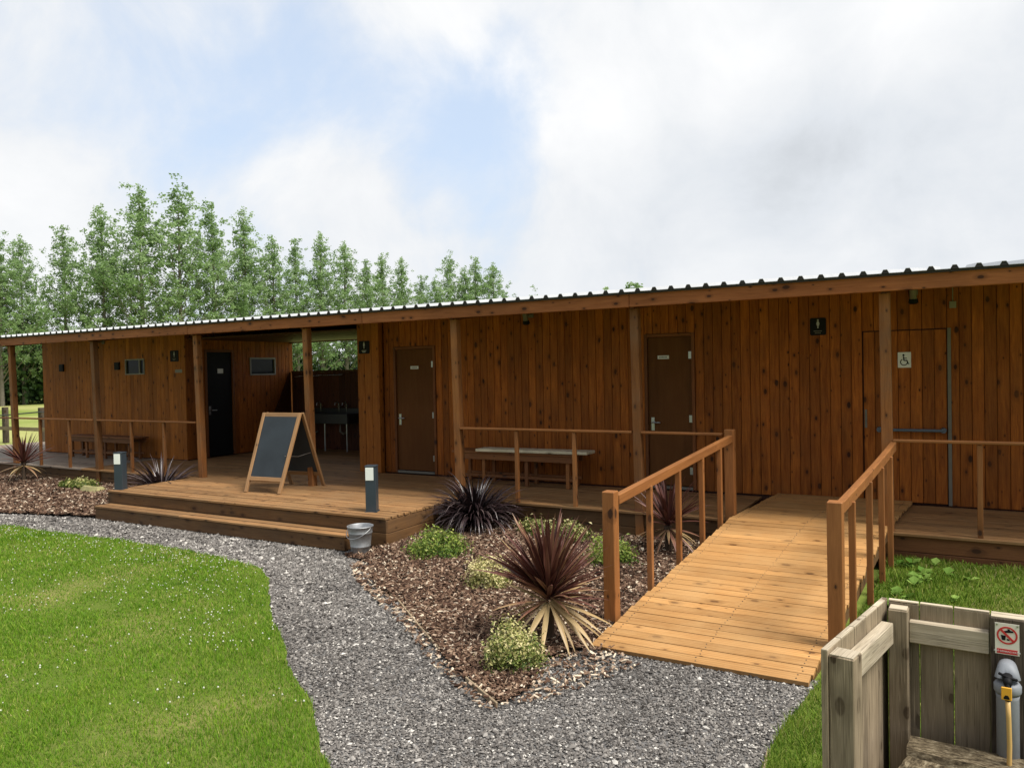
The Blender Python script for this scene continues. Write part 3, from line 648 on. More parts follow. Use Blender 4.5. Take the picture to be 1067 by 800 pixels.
# doors
def lever(parent, x, y, z, n=-1, side=1, mat=None):
    mm = MB(); mm.box(x-.021, x+.021, y+n*.008, y, z-.085, z+.085); mm.tube([(x, y+n*.006, z+.02), (x, y+n*.05, z+.02), (x+side*.02, y+n*.055, z+.02), (x+side*.115, y+n*.055, z+.02)], .0095, 8)
    return mm.build('handle', M['steel'], parent, bevel=.002)
def plate(parent, x, y, z, w_, h_, name='name_plate'):
    mm = MB(); mm.box(x-w_/2, x+w_/2, y-.004, y, z-h_/2, z+h_/2)
    o = mm.build(name, M['white'], parent, bevel=.001)
    mm = MB()
    for i in range(6): mm.box(x-w_*.34+i*w_*.12, x-w_*.34+i*w_*.12+w_*.075, y-.0055, y-.0035, z-h_*.17, z+h_*.17)
    mm.build('lettering', M['anth'], parent, 0); return o
def plain_door(d, y, lab, hx, hs, px, pz):
    m = MB(); m.box(d[0]+.045, d[1]-.045, y, y+.045, d[2]+.055, d[3]-.045); dr = m.build('door', M['door'], BLD, bevel=.003); dr['label'] = lab
    m = MB()
    m.box(d[0]+.002, d[0]+.042, y-.028, y+.06, d[2]+.012, d[3]-.003); m.box(d[1]-.042, d[1]-.002, y-.028, y+.06, d[2]+.012, d[3]-.003); m.box(d[0]+.043, d[1]-.043, y-.028, y+.06, d[3]-.042, d[3]-.003)
    m.build('frame', M['doorframe'], dr, bevel=.003)
    m = MB(); m.box(d[0]+.044, d[1]-.044, y-.03, y+.03, d[2]+.012, d[2]+.045); m.build('threshold', M['strip'], dr, bevel=.003)
    for hz in (D+.25, 1.25, d[3]-.28):
        m = MB(); m.tube([(d[1]-.045, y-.006, hz-.045), (d[1]-.045, y-.006, hz+.045)], .008, 8); m.box(d[1]-.085, d[1]-.05, y-.003, y-.0005, hz-.045, hz+.045); m.build('hinge', M['steel'], dr)
    lever(dr, hx, y, 1.18, -1, hs); plate(dr, px, y, pz, .15, .045)
    return dr
plain_door(D1, WY+.012, 'plain brown door beside the corner pier', D1[0]+.10, 1, -7.13, 1.975)
plain_door(D2, WY+.012, 'plain brown door behind the ramp railing', D2[0]+.10, 1, -3.19, 2.03)
# door round the corner in the passage
m = MB(); m.box(LX1-.06, LX1-.015, SD[0]+.05, SD[1]-.05, D+.02, SD[3]-.05); dr = m.build('door', M['black'], BLD, bevel=.003); dr['label'] = 'dark door inside the passage'
m = MB(); m.box(LX1-.06, LX1+.02, SD[0]+.003, SD[0]+.047, D+.012, SD[3]-.003); m.box(LX1-.06, LX1+.02, SD[1]-.047, SD[1]-.003, D+.012, SD[3]-.003); m.box(LX1-.06, LX1+.02, SD[0]+.048, SD[1]-.048, SD[3]-.047, SD[3]-.003); m.build('frame', M['doorframe'], dr, bevel=.003)
m = MB(); m.box(LX1-.015, LX1-.007, SD[0]+.09, SD[0]+.13, 1.16, 1.33); m.tube([(LX1-.01, SD[0]+.11, 1.25), (LX1+.04, SD[0]+.11, 1.25), (LX1+.042, SD[0]+.23, 1.25)], .009, 8); m.build('handle', M['steel'], dr)
m = MB(); m.box(LX1-.015, LX1-.011, 10.14, 10.27, 1.96, 2.05); m.build('name_plate', M['white'], dr)
# the accessible door of boards, with its pull bar, letter plate and steel edge
dr = MB(); board_wall(dr, (DA[0]+.012, WY-.004), (DA[1]-.004, WY-.004), DA[2]+.012, DA[3]-.012, thick=.04, bw=.117); dr = dr.build('door', M['wall'], BLD, bevel=.004); dr['label'] = 'wide boarded accessible toilet door flush with the cladding'
m = MB(); m.box(DA[0]-.05, DA[1]+.05, WY+.04, WY+.07, .06, DA[3]+.06); m.build('lining', M['darkwall'], dr)
m = MB(); m.box(-.042, -.008, WY-.012, WY-.0015, D+.012, 2.262); m.build('edge_strip', M['strip'], dr, bevel=.002)
m = MB(); m.tube([(-.70, WY-.075, 1.165), (-.085, WY-.075, 1.165)], .0165, 12)
for x in (-.705, -.085):
    m.tube([(x, WY-.006, 1.165), (x, WY-.08, 1.165)], [.032, .026], 12)
m.build('pull_bar', M['bluebar'], dr, smooth=False)
m = MB(); m.box(-.855, -.83, WY-.012, WY-.0045, 1.18, 1.385); m.tube([(-.842, WY-.01, 1.25), (-.842, WY-.03, 1.25)], .011, 10); m.tube([(-.842, WY-.01, 1.32), (-.842, WY-.024, 1.32)], .008, 10); m.build('lock_plate', M['strip'], dr, bevel=.002)

# windows
m = MB(); m.box(WIN[0], WIN[1]-.13, LY+.02, LY+.03, WIN[2], WIN[3]); m.box(WIN[1]-.13, WIN[1], LY+.012, LY+.02, WIN[2], WIN[3]); wd = m.build('window', M['glass'], BLD)
m = MB(); t = .022
for a, b, c, d_ in ((WIN[0]-t, WIN[1]+t, WIN[3], WIN[3]+t), (WIN[0]-t, WIN[1]+t, WIN[2]-t, WIN[2]), (WIN[0]-t, WIN[0], WIN[2]+.001, WIN[3]-.001), (WIN[1], WIN[1]+t, WIN[2]+.001, WIN[3]-.001), (WIN[1]-.145, WIN[1]-.12, WIN[2]+.001, WIN[3]-.001)):
    m.box(a, b, LY-.012, LY+.035, c, d_)
m.build('frame', M['greybox'], wd)
m = MB(); m.box(LX1-.03, LX1-.02, SWIN[0], SWIN[1], SWIN[2], SWIN[3]); wd = m.build('window', M['glass'], BLD)
m = MB(); t = .03
for a, b, c, d_ in ((SWIN[0]-t, SWIN[1]+t, SWIN[3], SWIN[3]+t), (SWIN[0]-t, SWIN[1]+t, SWIN[2]-t, SWIN[2]), (SWIN[0]-t, SWIN[0], SWIN[2]+.001, SWIN[3]-.001), (SWIN[1], SWIN[1]+t, SWIN[2]+.001, SWIN[3]-.001)): m.box(LX1-.03, LX1+.015, a, b, c, d_)
m.build('frame', M['greybox'], wd)
for x in (-16.35, -14.43):
    m = MB(); m.box(x-.075, x+.075, LY-.03, LY-.001, 2.07, 2.22)
    for k in range(5): m.box(x-.065, x+.065, LY-.036, LY-.0305, 2.083+k*.026, 2.095+k*.026)
    m.build('air_vent', M['black'], BLD, bevel=.002)

# ------------------------------------------------------------------ signs and fittings on the walls
def person_shape(m, o, s, ax, ay, an, dress=True):
    ci = [(.0+.17*s*cos(a), .78*s+.17*s*sin(a)) for a in [2*pi*k/14 for k in range(14)]]
    m.prism(ci, o, ax, ay, an, .002)
    body = [(-.16, .56), (.16, .56), (.34, -.05), (.22, -.10), (.14, .15), (.26, -.35), (.10, -.35), (.10, -.9), (-.10, -.9), (-.10, -.35), (-.26, -.35), (-.14, .15), (-.22, -.10), (-.34, -.05)]
    if not dress: body = [(-.26, .56), (.26, .56), (.30, -.15), (.18, -.15), (.16, .2), (.13, -.9), (.01, -.9), (0, -.2), (-.01, -.9), (-.13, -.9), (-.16, .2), (-.18, -.15), (-.30, -.15)]
    m.prism([(x*s, y*s) for x, y in body], o, ax, ay, an, .002)
def toilet_sign(x, y, z, w_, h_, label, dress):
    t = thing('toilet_sign', label, 'sign', (x, y, z), 'black toilet signs')
    r = .02; pts = []
    for cx, cy, a0 in ((w_/2-r, h_/2-r, 0), (-w_/2+r, h_/2-r, 90), (-w_/2+r, -h_/2+r, 180), (w_/2-r, -h_/2+r, 270)):
        for k in range(4): a = radians(a0+30*k); pts.append((cx+r*cos(a), cy+r*sin(a)))
    m = MB(); m.prism(pts, (x, y, z), X3, Z3, Vector((0, -1, 0)), .006); m.build('panel', M['black'], t)
    m = MB(); person_shape(m, Vector((x, y-.006, z+.03)), .055, X3, Z3, Vector((0, -1, 0)), dress); m.build('symbol', M['faded'], t)
    m = MB()
    for row, (n_, zz) in enumerate(((7, -.052), (5, -.074))):
        for i in range(n_): m.box(x-n_*.0065+i*.013, x-n_*.0065+i*.013+.008, y-.008, y-.006, z+zz-.005, z+zz+.005)
    m.build('lettering', M['greybox'] if dress else M['white'], t)
toilet_sign(-1.335, WY-.002, 2.335, .175, .20, 'black toilet sign on the cladding between the ramp and the accessible door', True)
toilet_sign(-8.0, PY-.002, 2.31, .215, .20, 'black toilet sign on the corner pier beside the open passage', False)
toilet_sign(-12.68, LY-.002, 2.30, .24, .21, 'black toilet sign near the passage corner above a small pale plate', True)
m = MB(); m.box(-12.67, -12.47, LY-.007, LY-.001, 1.985, 2.045); tag(m.build('wall_plate', M['greybox'], bevel=.002), 'small pale plate on the wall below a black toilet sign', 'sign')

def wheelchair_sign():
    x, y, z = -.452, WY-.0045, 1.93
    t = thing('accessible_sign', 'small white wheelchair symbol sign on the boarded door', 'sign', (x, y, z))
    m = MB(); m.box(x-.065, x+.065, y-.005, y, z-.085, z+.085); m.build('panel', M['white'], t, bevel=.002)
    m = MB(); o = Vector((x, y-.005, z)); n = Vector((0, -1, 0))
    m.prism([(-.008+.011*cos(2*pi*k/12), .052+.011*sin(2*pi*k/12)) for k in range(12)], o, X3, Z3, n, .002)
    def stroke(a, b, wd=.012):
        a = Vector((*a, 0)); b = Vector((*b, 0)); d = (b-a).normalized(); q = Vector((-d.y, d.x, 0))*wd/2
        m.prism([(a+q)[:2], (b+q)[:2], (b-q)[:2], (a-q)[:2]], o, X3, Z3, n, .002)
    stroke((-.008, .038), (-.004, -.008)); stroke((-.006, .018), (.024, .018), .009); stroke((-.004, -.006), (.026, -.006)); stroke((.024, -.004), (.036, -.042)); stroke((.034, -.042), (.048, -.040), .009)
    R, r2, N = .038, .029, 22; a0, a1 = radians(118), radians(345)
    arc = [a0+(a1-a0)*k/N for k in range(N+1)]
    for p, q in zip(arc, arc[1:]):
        m.prism([(-.004+R*cos(p), -.024+R*sin(p)), (-.004+R*cos(q), -.024+R*sin(q)), (-.004+r2*cos(q), -.024+r2*sin(q)), (-.004+r2*cos(p), -.024+r2*sin(p))], o, X3, Z3, n, .002)
    m.build('symbol', M['black'], t)
wheelchair_sign()

def spot(x, y, z, label):
    t = thing('wall_spotlight', label, 'light', (x, y, z), 'wall spotlights under the eaves')
    m = MB(); m.tube([(x, y-.19, z+.10), (x, y-.16, z-.02)], [.036, .036], 14); m.tube([(x, y-.02, z+.08), (x, y-.17, z+.05)], .014, 8); m.box(x-.04, x+.04, y-.02, y, z+.03, z+.13); m.build('body', M['strip'], t, bevel=.003)
    m = MB(); m.tube([(x, y-.16, z-.02), (x, y-.15, z-.06), (x, y-.148, z-.075)], [.044, .05, .03], 14); m.build('lamp_head', M['black'], t)
spot(-.354, WY-.001, 2.60, 'grey spotlight with black head under the eaves above the wheelchair sign')
spot(-5.08, WY-.001, 2.60, 'grey spotlight under the eaves above the slatted bench with the pale plank')
spot(-14.87, LY-.001, 2.57, 'grey spotlight under the eaves of the far wall with the slot window')
m = MB(); m.box(-.02, .045, WY-.045, WY-.001, 2.47, 2.54); m.tube([(.012, WY-.02, 2.54), (.012, WY-.02, 2.80)], .006, 6); tag(m.build('junction_box', M['greybox'], bevel=.004), 'small grey junction box on the cladding above the accessible door', 'junction box')

# ------------------------------------------------------------------ deck, steps
DECK = thing('timber_deck', 'weathered brown timber deck with step running along the whole building', 'deck', (-7, 8, 0))
def boards_x(m, x0, x1, y0, y1, ztop, bw=.12, gap=.006, t=.028, lens=(3.0, 4.6), groove=False):
    n = max(1, round((y1-y0)/bw)); w_ = (y1-y0)/n
    for i in range(n):
        x = x0; first = True
        while x < x1-.01:
            L = random.uniform(*lens)*(random.uniform(.3, 1) if first else 1); first = False
            e = x1 if x1-(x+L) < .8 else x+L
            m.box(x+.0015, e-.0015, y0+i*w_+gap/2, y0+(i+1)*w_-gap/2, ztop-t-random.uniform(0, .002), ztop-random.uniform(0, .003)); x = e
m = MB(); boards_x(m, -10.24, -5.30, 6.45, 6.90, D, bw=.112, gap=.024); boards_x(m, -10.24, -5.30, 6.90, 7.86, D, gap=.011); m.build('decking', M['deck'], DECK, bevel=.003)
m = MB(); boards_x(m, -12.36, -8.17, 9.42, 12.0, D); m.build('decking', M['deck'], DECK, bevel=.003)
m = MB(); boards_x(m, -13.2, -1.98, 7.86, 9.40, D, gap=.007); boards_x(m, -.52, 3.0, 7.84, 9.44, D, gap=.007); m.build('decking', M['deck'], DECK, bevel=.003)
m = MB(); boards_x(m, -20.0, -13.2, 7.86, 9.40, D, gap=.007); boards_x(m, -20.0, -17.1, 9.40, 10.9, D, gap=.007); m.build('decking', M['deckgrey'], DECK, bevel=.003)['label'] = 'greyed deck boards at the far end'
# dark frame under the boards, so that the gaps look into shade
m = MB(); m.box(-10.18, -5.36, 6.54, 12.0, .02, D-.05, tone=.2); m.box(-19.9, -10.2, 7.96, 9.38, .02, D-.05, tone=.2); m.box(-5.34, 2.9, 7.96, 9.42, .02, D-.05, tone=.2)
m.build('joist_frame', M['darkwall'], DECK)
def skirt(a, b, zs, mat, lab=None):
    m = MB()
    for z0, z1 in zs: m.bar((*a, (z0+z1)/2), (*b, (z0+z1)/2), .03, z1-z0-.004)
    o = m.build('skirt_board', mat, DECK, bevel=.005)
    if lab: o['label'] = lab
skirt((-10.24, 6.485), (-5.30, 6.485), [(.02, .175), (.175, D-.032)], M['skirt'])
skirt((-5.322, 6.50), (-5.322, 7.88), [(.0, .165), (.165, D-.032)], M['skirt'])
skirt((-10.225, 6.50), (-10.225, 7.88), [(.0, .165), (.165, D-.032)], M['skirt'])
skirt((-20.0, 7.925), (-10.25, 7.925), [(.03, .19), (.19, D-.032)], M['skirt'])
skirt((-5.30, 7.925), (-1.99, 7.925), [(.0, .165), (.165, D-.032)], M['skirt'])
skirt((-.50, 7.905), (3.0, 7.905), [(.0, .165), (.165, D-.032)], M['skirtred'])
# lower step
ST = MB(); boards_x(ST, -10.15, -5.66, 6.20, 6.466, .175, bw=.13, gap=.026, lens=(4.6, 4.7)); ST = ST.build('step', M['deck'], DECK, bevel=.004)
m = MB(); m.bar((-10.14, 6.235, .072), (-5.67, 6.235, .072), .03, .142); m.bar((-5.69, 6.252, .072), (-5.69, 6.465, .072), .03, .142); m.bar((-10.12, 6.252, .072), (-10.12, 6.465, .072), .03, .142); m.build('riser', M['skirt'], ST, bevel=.004)

# ------------------------------------------------------------------ ramp
RAMP = thing('access_ramp', 'sunlit orange timber access ramp rising from the gravel to the deck', 'ramp', (-1.4, 4.8, 0))
RDX = .0785
def rx(y, side): return (-2.165 if side < 0 else -.755)+RDX*(y-4.78)
RT = .39
def rz(y): return .020+(RT-.020)*min(1, max(0, (y-4.78)/(7.72-4.78)))
m = MB(); y = 4.78; bw = .0985
while y < 9.36:
    yb = min(y+bw-.006, 9.42); yc = (y+yb)/2; zc = rz(yc)-.014
    sl_ = (rz(yb)-rz(y))/(yb-y); ay = Vector((0, 1, sl_)).normalized(); ax = Vector((1, 0, 0)); az = ax.cross(ay)
    xe0, xe1 = rx(yc, -1)+random.uniform(-.008, .008), rx(yc, 1)+random.uniform(-.008, .008)
    m.frame(((xe0+xe1)/2, yc, zc+random.uniform(-.0015, .0015)), ax, ay, az, (xe1-xe0)/2, (yb-y)/2, .014)
    for xs_ in (xe0+.07, xe1-.07, (xe0+xe1)/2+.01):
        for yo in (.024, .068):
            if y+yo < yb-.006: m.frame((xs_+random.uniform(-.006, .006), y+yo, rz(y+yo)+.0005), ax, ay, az, .0045, .0045, .0016, mi=1)
    y += bw
m.build('ramp_boards', [M['ramp'], M['wire']], RAMP, bevel=.003)
m = MB()
for s in (-1, 1):
    a = Vector((rx(4.9, s)-s*.03, 4.9, rz(4.9)-.075)); b = Vector((rx(7.72, s)-s*.03, 7.72, rz(7.72)-.075)); c = Vector((rx(9.35, s)-s*.03, 9.35, RT-.075))
    m.bar(a, b, .045, .09); m.bar(b, c, .045, .09)
m.build('stringer', M['skirt'], RAMP)

def railing(name, label, posts, bal, rail_pts, mat_rail=M['rail'], bw=.045, rw=.075, rh=.035, pw=.095):
    p = (posts or bal)[0]
    t = thing(name, label, 'handrail', (p[0], p[1], 0), 'timber handrails')
    for (x, y, z0, z1) in posts:
        m = MB(); m.box(x-pw/2, x+pw/2, y-pw/2, y+pw/2, z0, z1); m.build('post', M['rail'], t, bevel=.006)
    for (x, y, z0, z1) in bal:
        m = MB(); m.box(x-bw/2, x+bw/2, y-bw/2, y+bw/2, z0, z1); m.build('baluster', M['post'] if random.random() < .3 else M['rail'], t, bevel=.004)
    m = MB()
    for a, b in zip(rail_pts, rail_pts[1:]):
        a = Vector(a); b = Vector(b); e = (b-a).normalized()*.002; m.bar(a-e, b+e, rw, rh, tone=.5)
    m.build('rail', mat_rail, t, bevel=.005)
    return t
# ramp handrails
XL = lambda y: rx(y, -1)-.035
XR = lambda y: rx(y, 1)+.035
lr = lambda y: .945+(1.175-.945)*(y-5.25)/(7.86-5.25)
railing('ramp_handrail', 'sloping orange handrail with square end post between ramp and bark bed', [(XL(5.25)-.03, 5.25, .0, 1.0), (XL(7.9)-.02, 7.9, .0, 1.255)],
        [(XL(y), y, .03, lr(y)-.04) for y in (5.87, 6.47, 7.03, 7.52)], [(XL(5.31)-.01, 5.31, lr(5.31)-.02), (XL(7.85), 7.85, lr(7.85)-.01)], rw=.05, rh=.075)
rr = lambda y: .955+.205*((y-5.3)/(7.83-5.3))+.03*(((y-5.3)/2.53)**2-((y-5.3)/2.53))*4*.45
ys = [5.36+(7.82-5.36)*k/8 for k in range(9)]
railing('ramp_handrail', 'sloping handrail with a slightly warped rail between ramp and rough grass', [(XR(5.3)+.02, 5.3, .0, 1.02)],
        [(XR(y)+.03, y, .03, rr(y)-.04) for y in (5.78, 6.45, 7.0, 7.45)], [(XR(y)+.01-.05*sin(pi*(y-5.36)/2.46)*0, y, rr(y)-.02) for y in ys], rw=.05, rh=.08)
# porch handrails between the posts
def porch_rail(label, segs, bals, z):
    p = bals[0]; t = thing('porch_handrail', label, 'handrail', (p, 7.89, D), 'timber handrails')
    m = MB()
    for a, b in segs: m.box(a, b, 7.855, 7.925, z-.014, z+.012)
    m.build('rail', M['rail'], t, bevel=.006)
    for x in bals:
        m = MB(); m.box(x-.022, x+.022, 7.868, 7.912, D-.02, z-.021); m.build('baluster', M['post'] if random.random() < .35 else M['rail'], t, bevel=.004)
porch_rail('thin porch handrail on slim balusters in front of the far wall with the slot window', [(-19.5, -15.42), (-15.30, -12.82), (-12.70, -10.16)], [-18.2, -16.9, -14.47, -13.56, -11.79, -10.95], 1.195)
porch_rail('thin porch handrail in front of the bench with the pale plank', [(-5.255, -3.025), (-2.915, -2.05)], [-4.47, -3.72], 1.205)
porch_rail('short porch handrail in front of the accessible door', [(-.48, 2.3)], [.205, 1.0], 1.185)

# ------------------------------------------------------------------ benches and plank
def bench(x0, x1, y0, y1, ztop, legs, label):
    t = thing('bench', label, 'bench', ((x0+x1)/2, (y0+y1)/2, D), 'long porch benches')
    m = MB(); n = 3; w_ = (y1-y0)/n
    for i in range(n): m.box(x0, x1, y0+i*w_+.004, y0+(i+1)*w_-.004, ztop-.03, ztop)
    m.build('seat', M['bench'], t, bevel=.004)
    m = MB(); m.box(x0+.04, x1-.06, y0+.02, y0+.045, ztop-.115, ztop-.032); m.box(x0+.04, x1-.06, y1-.045, y1-.02, ztop-.115, ztop-.032); m.build('apron', M['bench'], t, bevel=.003)
    m = MB(); m.box(x0+.05, x1-.07, y0+.05, y0+.08, D+.10, D+.135); m.box(x0+.05, x1-.07, y1-.08, y1-.05, D+.10, D+.135); m.build('stretcher', M['bench'], t, bevel=.003)
    for x in legs:
        for y in (y0+.066, y1-.066):
            m = MB(); m.box(x-.024, x+.024, y-.014-.006, y+.014+.006, D+.001, ztop-.032); m.build('leg', M['rail'] if random.random() < .4 else M['bench'], t, bevel=.003)
bench(-6.12, -4.20, 8.93, 9.33, .80, (-6.02, -5.62, -4.95, -4.34), 'long stained bench carrying a pale weathered plank on the porch')
bench(-15.55, -13.35, 8.95, 9.30, .78, (-15.4, -14.9, -14.3, -13.55), 'long stained bench against the far wall below the slot window')
m = MB(); m.frame((-4.86, 9.03, .823), Vector((1, .015, .004)).normalized(), Y3, Z3, .83, .135, .019); tag(m.build('weathered_plank', M['oldplank'], bevel=.006), 'pale weathered plank lying on the bench and overhanging its end', 'plank')

# ------------------------------------------------------------------ chalkboard, bollards, bucket
def chalkboard():
    t = thing('chalkboard_sign', 'blank A-frame chalkboard with wooden frame standing on the deck', 'chalkboard', (-7.93, 7.53, D))
    ap = 1.385
    def leaf(y0, y1, sgn, nm):
        fl, fr = Vector((-8.215, y0, D)), Vector((-7.645, y0+.05, D)); tl, tr = Vector((-8.255, y1, ap)), Vector((-7.625, y1+.04, ap))
        up = (tl-fl).normalized(); n = (fr-fl).cross(up).normalized()
        b = MB(); b.bar(fl, tl, .05, .032, up=n); b.bar(fr, tr, .05, .032, up=n)
        b.bar(tl+Vector((.025, 0, -.03)), tr+Vector((-.025, 0, -.03)), .058, .030, up=n)
        k = .17; b.bar(fl+(tl-fl)*k+X3*.025, fr+(tr-fr)*k-X3*.025, .055, .030, up=n); fr_ = b.build('frame', M['aframe'], t, bevel=.004)
        b = MB(); a0, a1, b0, b1 = fl+(tl-fl)*.185+X3*.02, fr+(tr-fr)*.185-X3*.02, fl+(tl-fl)*.965+X3*.02, fr+(tr-fr)*.965-X3*.02
        q = [a0, a1, b1, b0]; e = n*.004; b.raw([p-e for p in q]+[p+e for p in q], [(3, 2, 1, 0), (4, 5, 6, 7), (0, 1, 5, 4), (1, 2, 6, 5), (2, 3, 7, 6), (3, 0, 4, 7)]); b.build('chalk_panel', M['slate'], t)
    leaf(7.12, 7.515, -1, 'front'); leaf(7.94, 7.555, 1, 'back')
    for x in (-8.19, -7.67):
        m = MB(); m.tube([(x, 7.31, .83), (x+.005, 7.54, .80), (x+.01, 7.77, .83)], .004, 6); m.build('hinge_chain', M['steel'], t)
chalkboard()
def bollard(x, y, label):
    t = thing('bollard_light', label, 'bollard light', (x, y, D), 'bollard lights on the deck')
    m = MB(); h = .06; m.box(x-h, x+h, y-h, y+h, D+.006, D+.505); m.box(x-h-.004, x+h+.004, y-h-.004, y+h+.004, D+.505, D+.52); m.box(x-h-.012, x+h+.012, y-h-.012, y+h+.012, D-.0005, D+.006); m.build('body', M['anth'], t, bevel=.003)
    m = MB(); m.box(x-h+.004, x+h-.024, y-h-.004, y-h+.02, D+.355, D+.499); m.build('lens', M['lens'], t, bevel=.002)
    t.rotation_euler.z = radians(26)
bollard(-5.70, 6.72, 'square anthracite bollard light on the deck corner above the metal bucket')
bollard(-10.17, 6.62, 'square anthracite bollard light at the far end of the step by the bark border')
def bucket():
    c = (-5.43, 6.20, .0); t = thing('metal_bucket', 'small galvanised bucket standing beside the deck step', 'bucket', c)
    c = Vector(c); m = MB()
    m.lathe(c, [(0, .0), (.092, .0), (.095, .012), (.103, .08), (.107, .083), (.107, .095), (.105, .098), (.123, .22), (.127, .223), (.127, .234), (.125, .238), (.132, .285), (.139, .290), (.139, .300), (.133, .302), (.128, .295), (.12, .2), (.09, .015), (0, .012)], 32)
    m.build('body', M['galv'], t, smooth=True)
    m = MB(); pts = [c+Vector((.141*cos(a), .10*sin(a), .285))+Vector((0, -.05*abs(sin(a)), -.10*abs(sin(a)))) for a in [pi+pi*k/14 for k in range(15)]]
    m.tube(pts, .0035, 6); m.build('handle', M['steel'], t)
    m = MB(); m.lathe(c, [(0, .23), (.07, .235), (.119, .225)], 20); m.build('contents', M['galv'], t, smooth=True)
bucket()

# ------------------------------------------------------------------ wash station in the passage
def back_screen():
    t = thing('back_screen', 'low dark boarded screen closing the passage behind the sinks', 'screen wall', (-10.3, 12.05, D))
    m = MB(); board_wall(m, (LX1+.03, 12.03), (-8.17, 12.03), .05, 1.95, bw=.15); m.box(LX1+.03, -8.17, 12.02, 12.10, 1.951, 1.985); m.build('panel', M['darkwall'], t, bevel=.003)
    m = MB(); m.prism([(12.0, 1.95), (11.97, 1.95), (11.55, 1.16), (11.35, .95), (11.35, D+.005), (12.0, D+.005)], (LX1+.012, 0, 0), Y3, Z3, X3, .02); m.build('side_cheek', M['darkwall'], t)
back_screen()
def sink():
    t = thing('wash_trough', 'stainless steel wash trough with taps and thin legs against the dark screen', 'sink', (-11.0, 11.8, D))
    x0, x1, y0, y1, z = -11.9, -10.45, 11.62, 12.0, 1.10
    m = MB(); m.box(x0, x1, y0, y0+.03, z-.2, z); m.box(x0, x1, y1-.03, y1-.005, z-.2, z+.1); m.box(x0, x0+.03, y0+.03, y1-.03, z-.2, z); m.box(x1-.03, x1, y0+.03, y1-.03, z-.2, z); m.box(x0+.03, x1-.03, y0+.03, y1-.03, z-.2, z-.18); m.build('basin', M['basin'], t, bevel=.004)
    for x in (x0+.06, (x0+x1)/2+.1, x1-.04):
        m = MB(); m.tube([(x, y0+.03, D), (x, y0+.03, z-.2)], .016, 8); m.build('leg', M['steel'], t)
    for x in (-11.72, -11.45, -10.95, -10.75):
        m = MB(); m.tube([(x, y1-.06, z+.0), (x, y1-.06, z+.2), (x, y1-.10, z+.23), (x, y1-.17, z+.21), (x, y1-.18, z+.16)], .012, 8); m.tube([(x-.05, y1-.06, z+.14), (x+.05, y1-.06, z+.14)], .012, 6); m.build('tap', M['steel'], t)
    for x in (-11.6, -10.8):
        m = MB(); m.tube([(x, 11.8, z-.2), (x, 11.8, z-.36), (x+.03, 11.86, z-.42), (x+.03, 11.95, z-.40)], .024, 8); m.build('waste_pipe', M['greybox'], t)
sink()
m = MB(); m.tube([(-12.2, 11.96, 1.86), (-10.85, 11.96, 1.88)], .012, 8)
for x in (-12.15, -11.5, -10.95): m.tube([(x, 11.96, 1.87), (x, 12.012, 1.87)], .008, 6)
tag(m.build('water_pipe', M['steel']), 'thin steel pipe running along the top of the dark screen', 'pipe')

# ------------------------------------------------------------------ grey timber enclosure with the tap
ENC = thing('tap_enclosure', 'grey weathered timber screen fence boxing in the garden tap', 'fence', (-.25, 3.5, 0))
C0 = Vector((-.262, 3.53, 0)); NA = Vector((-.40, 2.79, 0)); ld = (NA-C0).normalized(); bd = Vector((1, -.045, 0)).normalized()
FT = .92
ln = Vector((ld.y, -ld.x, 0)); ln = ln if ln.x > 0 else -ln      # inward normals
bn = Vector((bd.y, -bd.x, 0)); bn = bn if bn.y < 0 else -bn
L1 = (NA-C0).length; m = MB(); k = 5
for i in range(k):
    a = L1*i/k; b = L1*(i+1)/k; c = C0+ld*((a+b)/2)+ln*.011; c.z = FT/2+random.uniform(-.004, .003)
    m.frame(c, Z3, ld, ln, FT/2, (b-a)/2-.0025, .011)
m.build('side_boards', M['fence'], ENC, bevel=.002)
bt = MB()
for i in range(k):
    a = L1*i/k; b = L1*(i+1)/k; c = C0+ld*((a+b)/2)+ln*.011; c.z = FT+.0025; bt.frame(c, ld, ln, Z3, (b-a)/2-.003, .0105, .003)
m = MB(); wds = [.115, .12, .125, .125, .13, .125, .13, .12]; s = .024
for w_ in wds:
    c = C0+bd*(s+w_/2)+bn*.011; c.z = FT/2+random.uniform(-.004, .003)
    m.frame(c, Z3, bd, bn, FT/2, w_/2-random.uniform(.0015, .003), .011); c.z = FT+.0025; bt.frame(c, bd, bn, Z3, w_/2-.003, .0105, .003); s += w_
m.build('back_boards', M['fence'], ENC, bevel=.002); bt.build('board_tops', M['fenceend'], ENC, bevel=.001)
def epost(c, ax, ay, hx, hy, top, mat, nm='post'):
    m = MB(); c = Vector((c.x, c.y, top/2)); m.frame(c, Z3, ax, ay, top/2, hx, hy); o = m.build(nm, mat, ENC, bevel=.004)
    m = MB(); c.z = top+.0015; m.frame(c, ax, ay, ax.cross(ay), hx-.004, hy-.004, .002); m.build('end_grain', M['fenceend'], o); return o
pc = NA-ld*.052+ln*(.022+.043); epost(pc, ld, ln, .045, .042, FT-.012, M['fence'])
cc = C0+bd*(.024+.038+.002)+bn*(.022+.04)+Vector((.004, 0, 0)); epost(cc, bd, bn, .036, .036, FT-.014, M['fence'])
wp = C0+bd*.475+bn*(.022+.026); o = epost(wp, bd, bn, .092, .025, FT+.002, M['fencedark']); o['label'] = 'wide dark post carrying the red and white sign'
m = MB(); a = cc+bd*.038; b = wp-bd*.094; a = a+bn*(-.018); b = b+bn*(.002)
a = C0+bd*(.105)+bn*.044; b = C0+bd*.380+bn*.044
m.bar((a.x, a.y, .815), (b.x, b.y, .815), .042, .085); m.build('rail', M['fenceend'], ENC, bevel=.003)
a = NA-ld*.10+ln*.046; b = C0+ld*.105+ln*.046
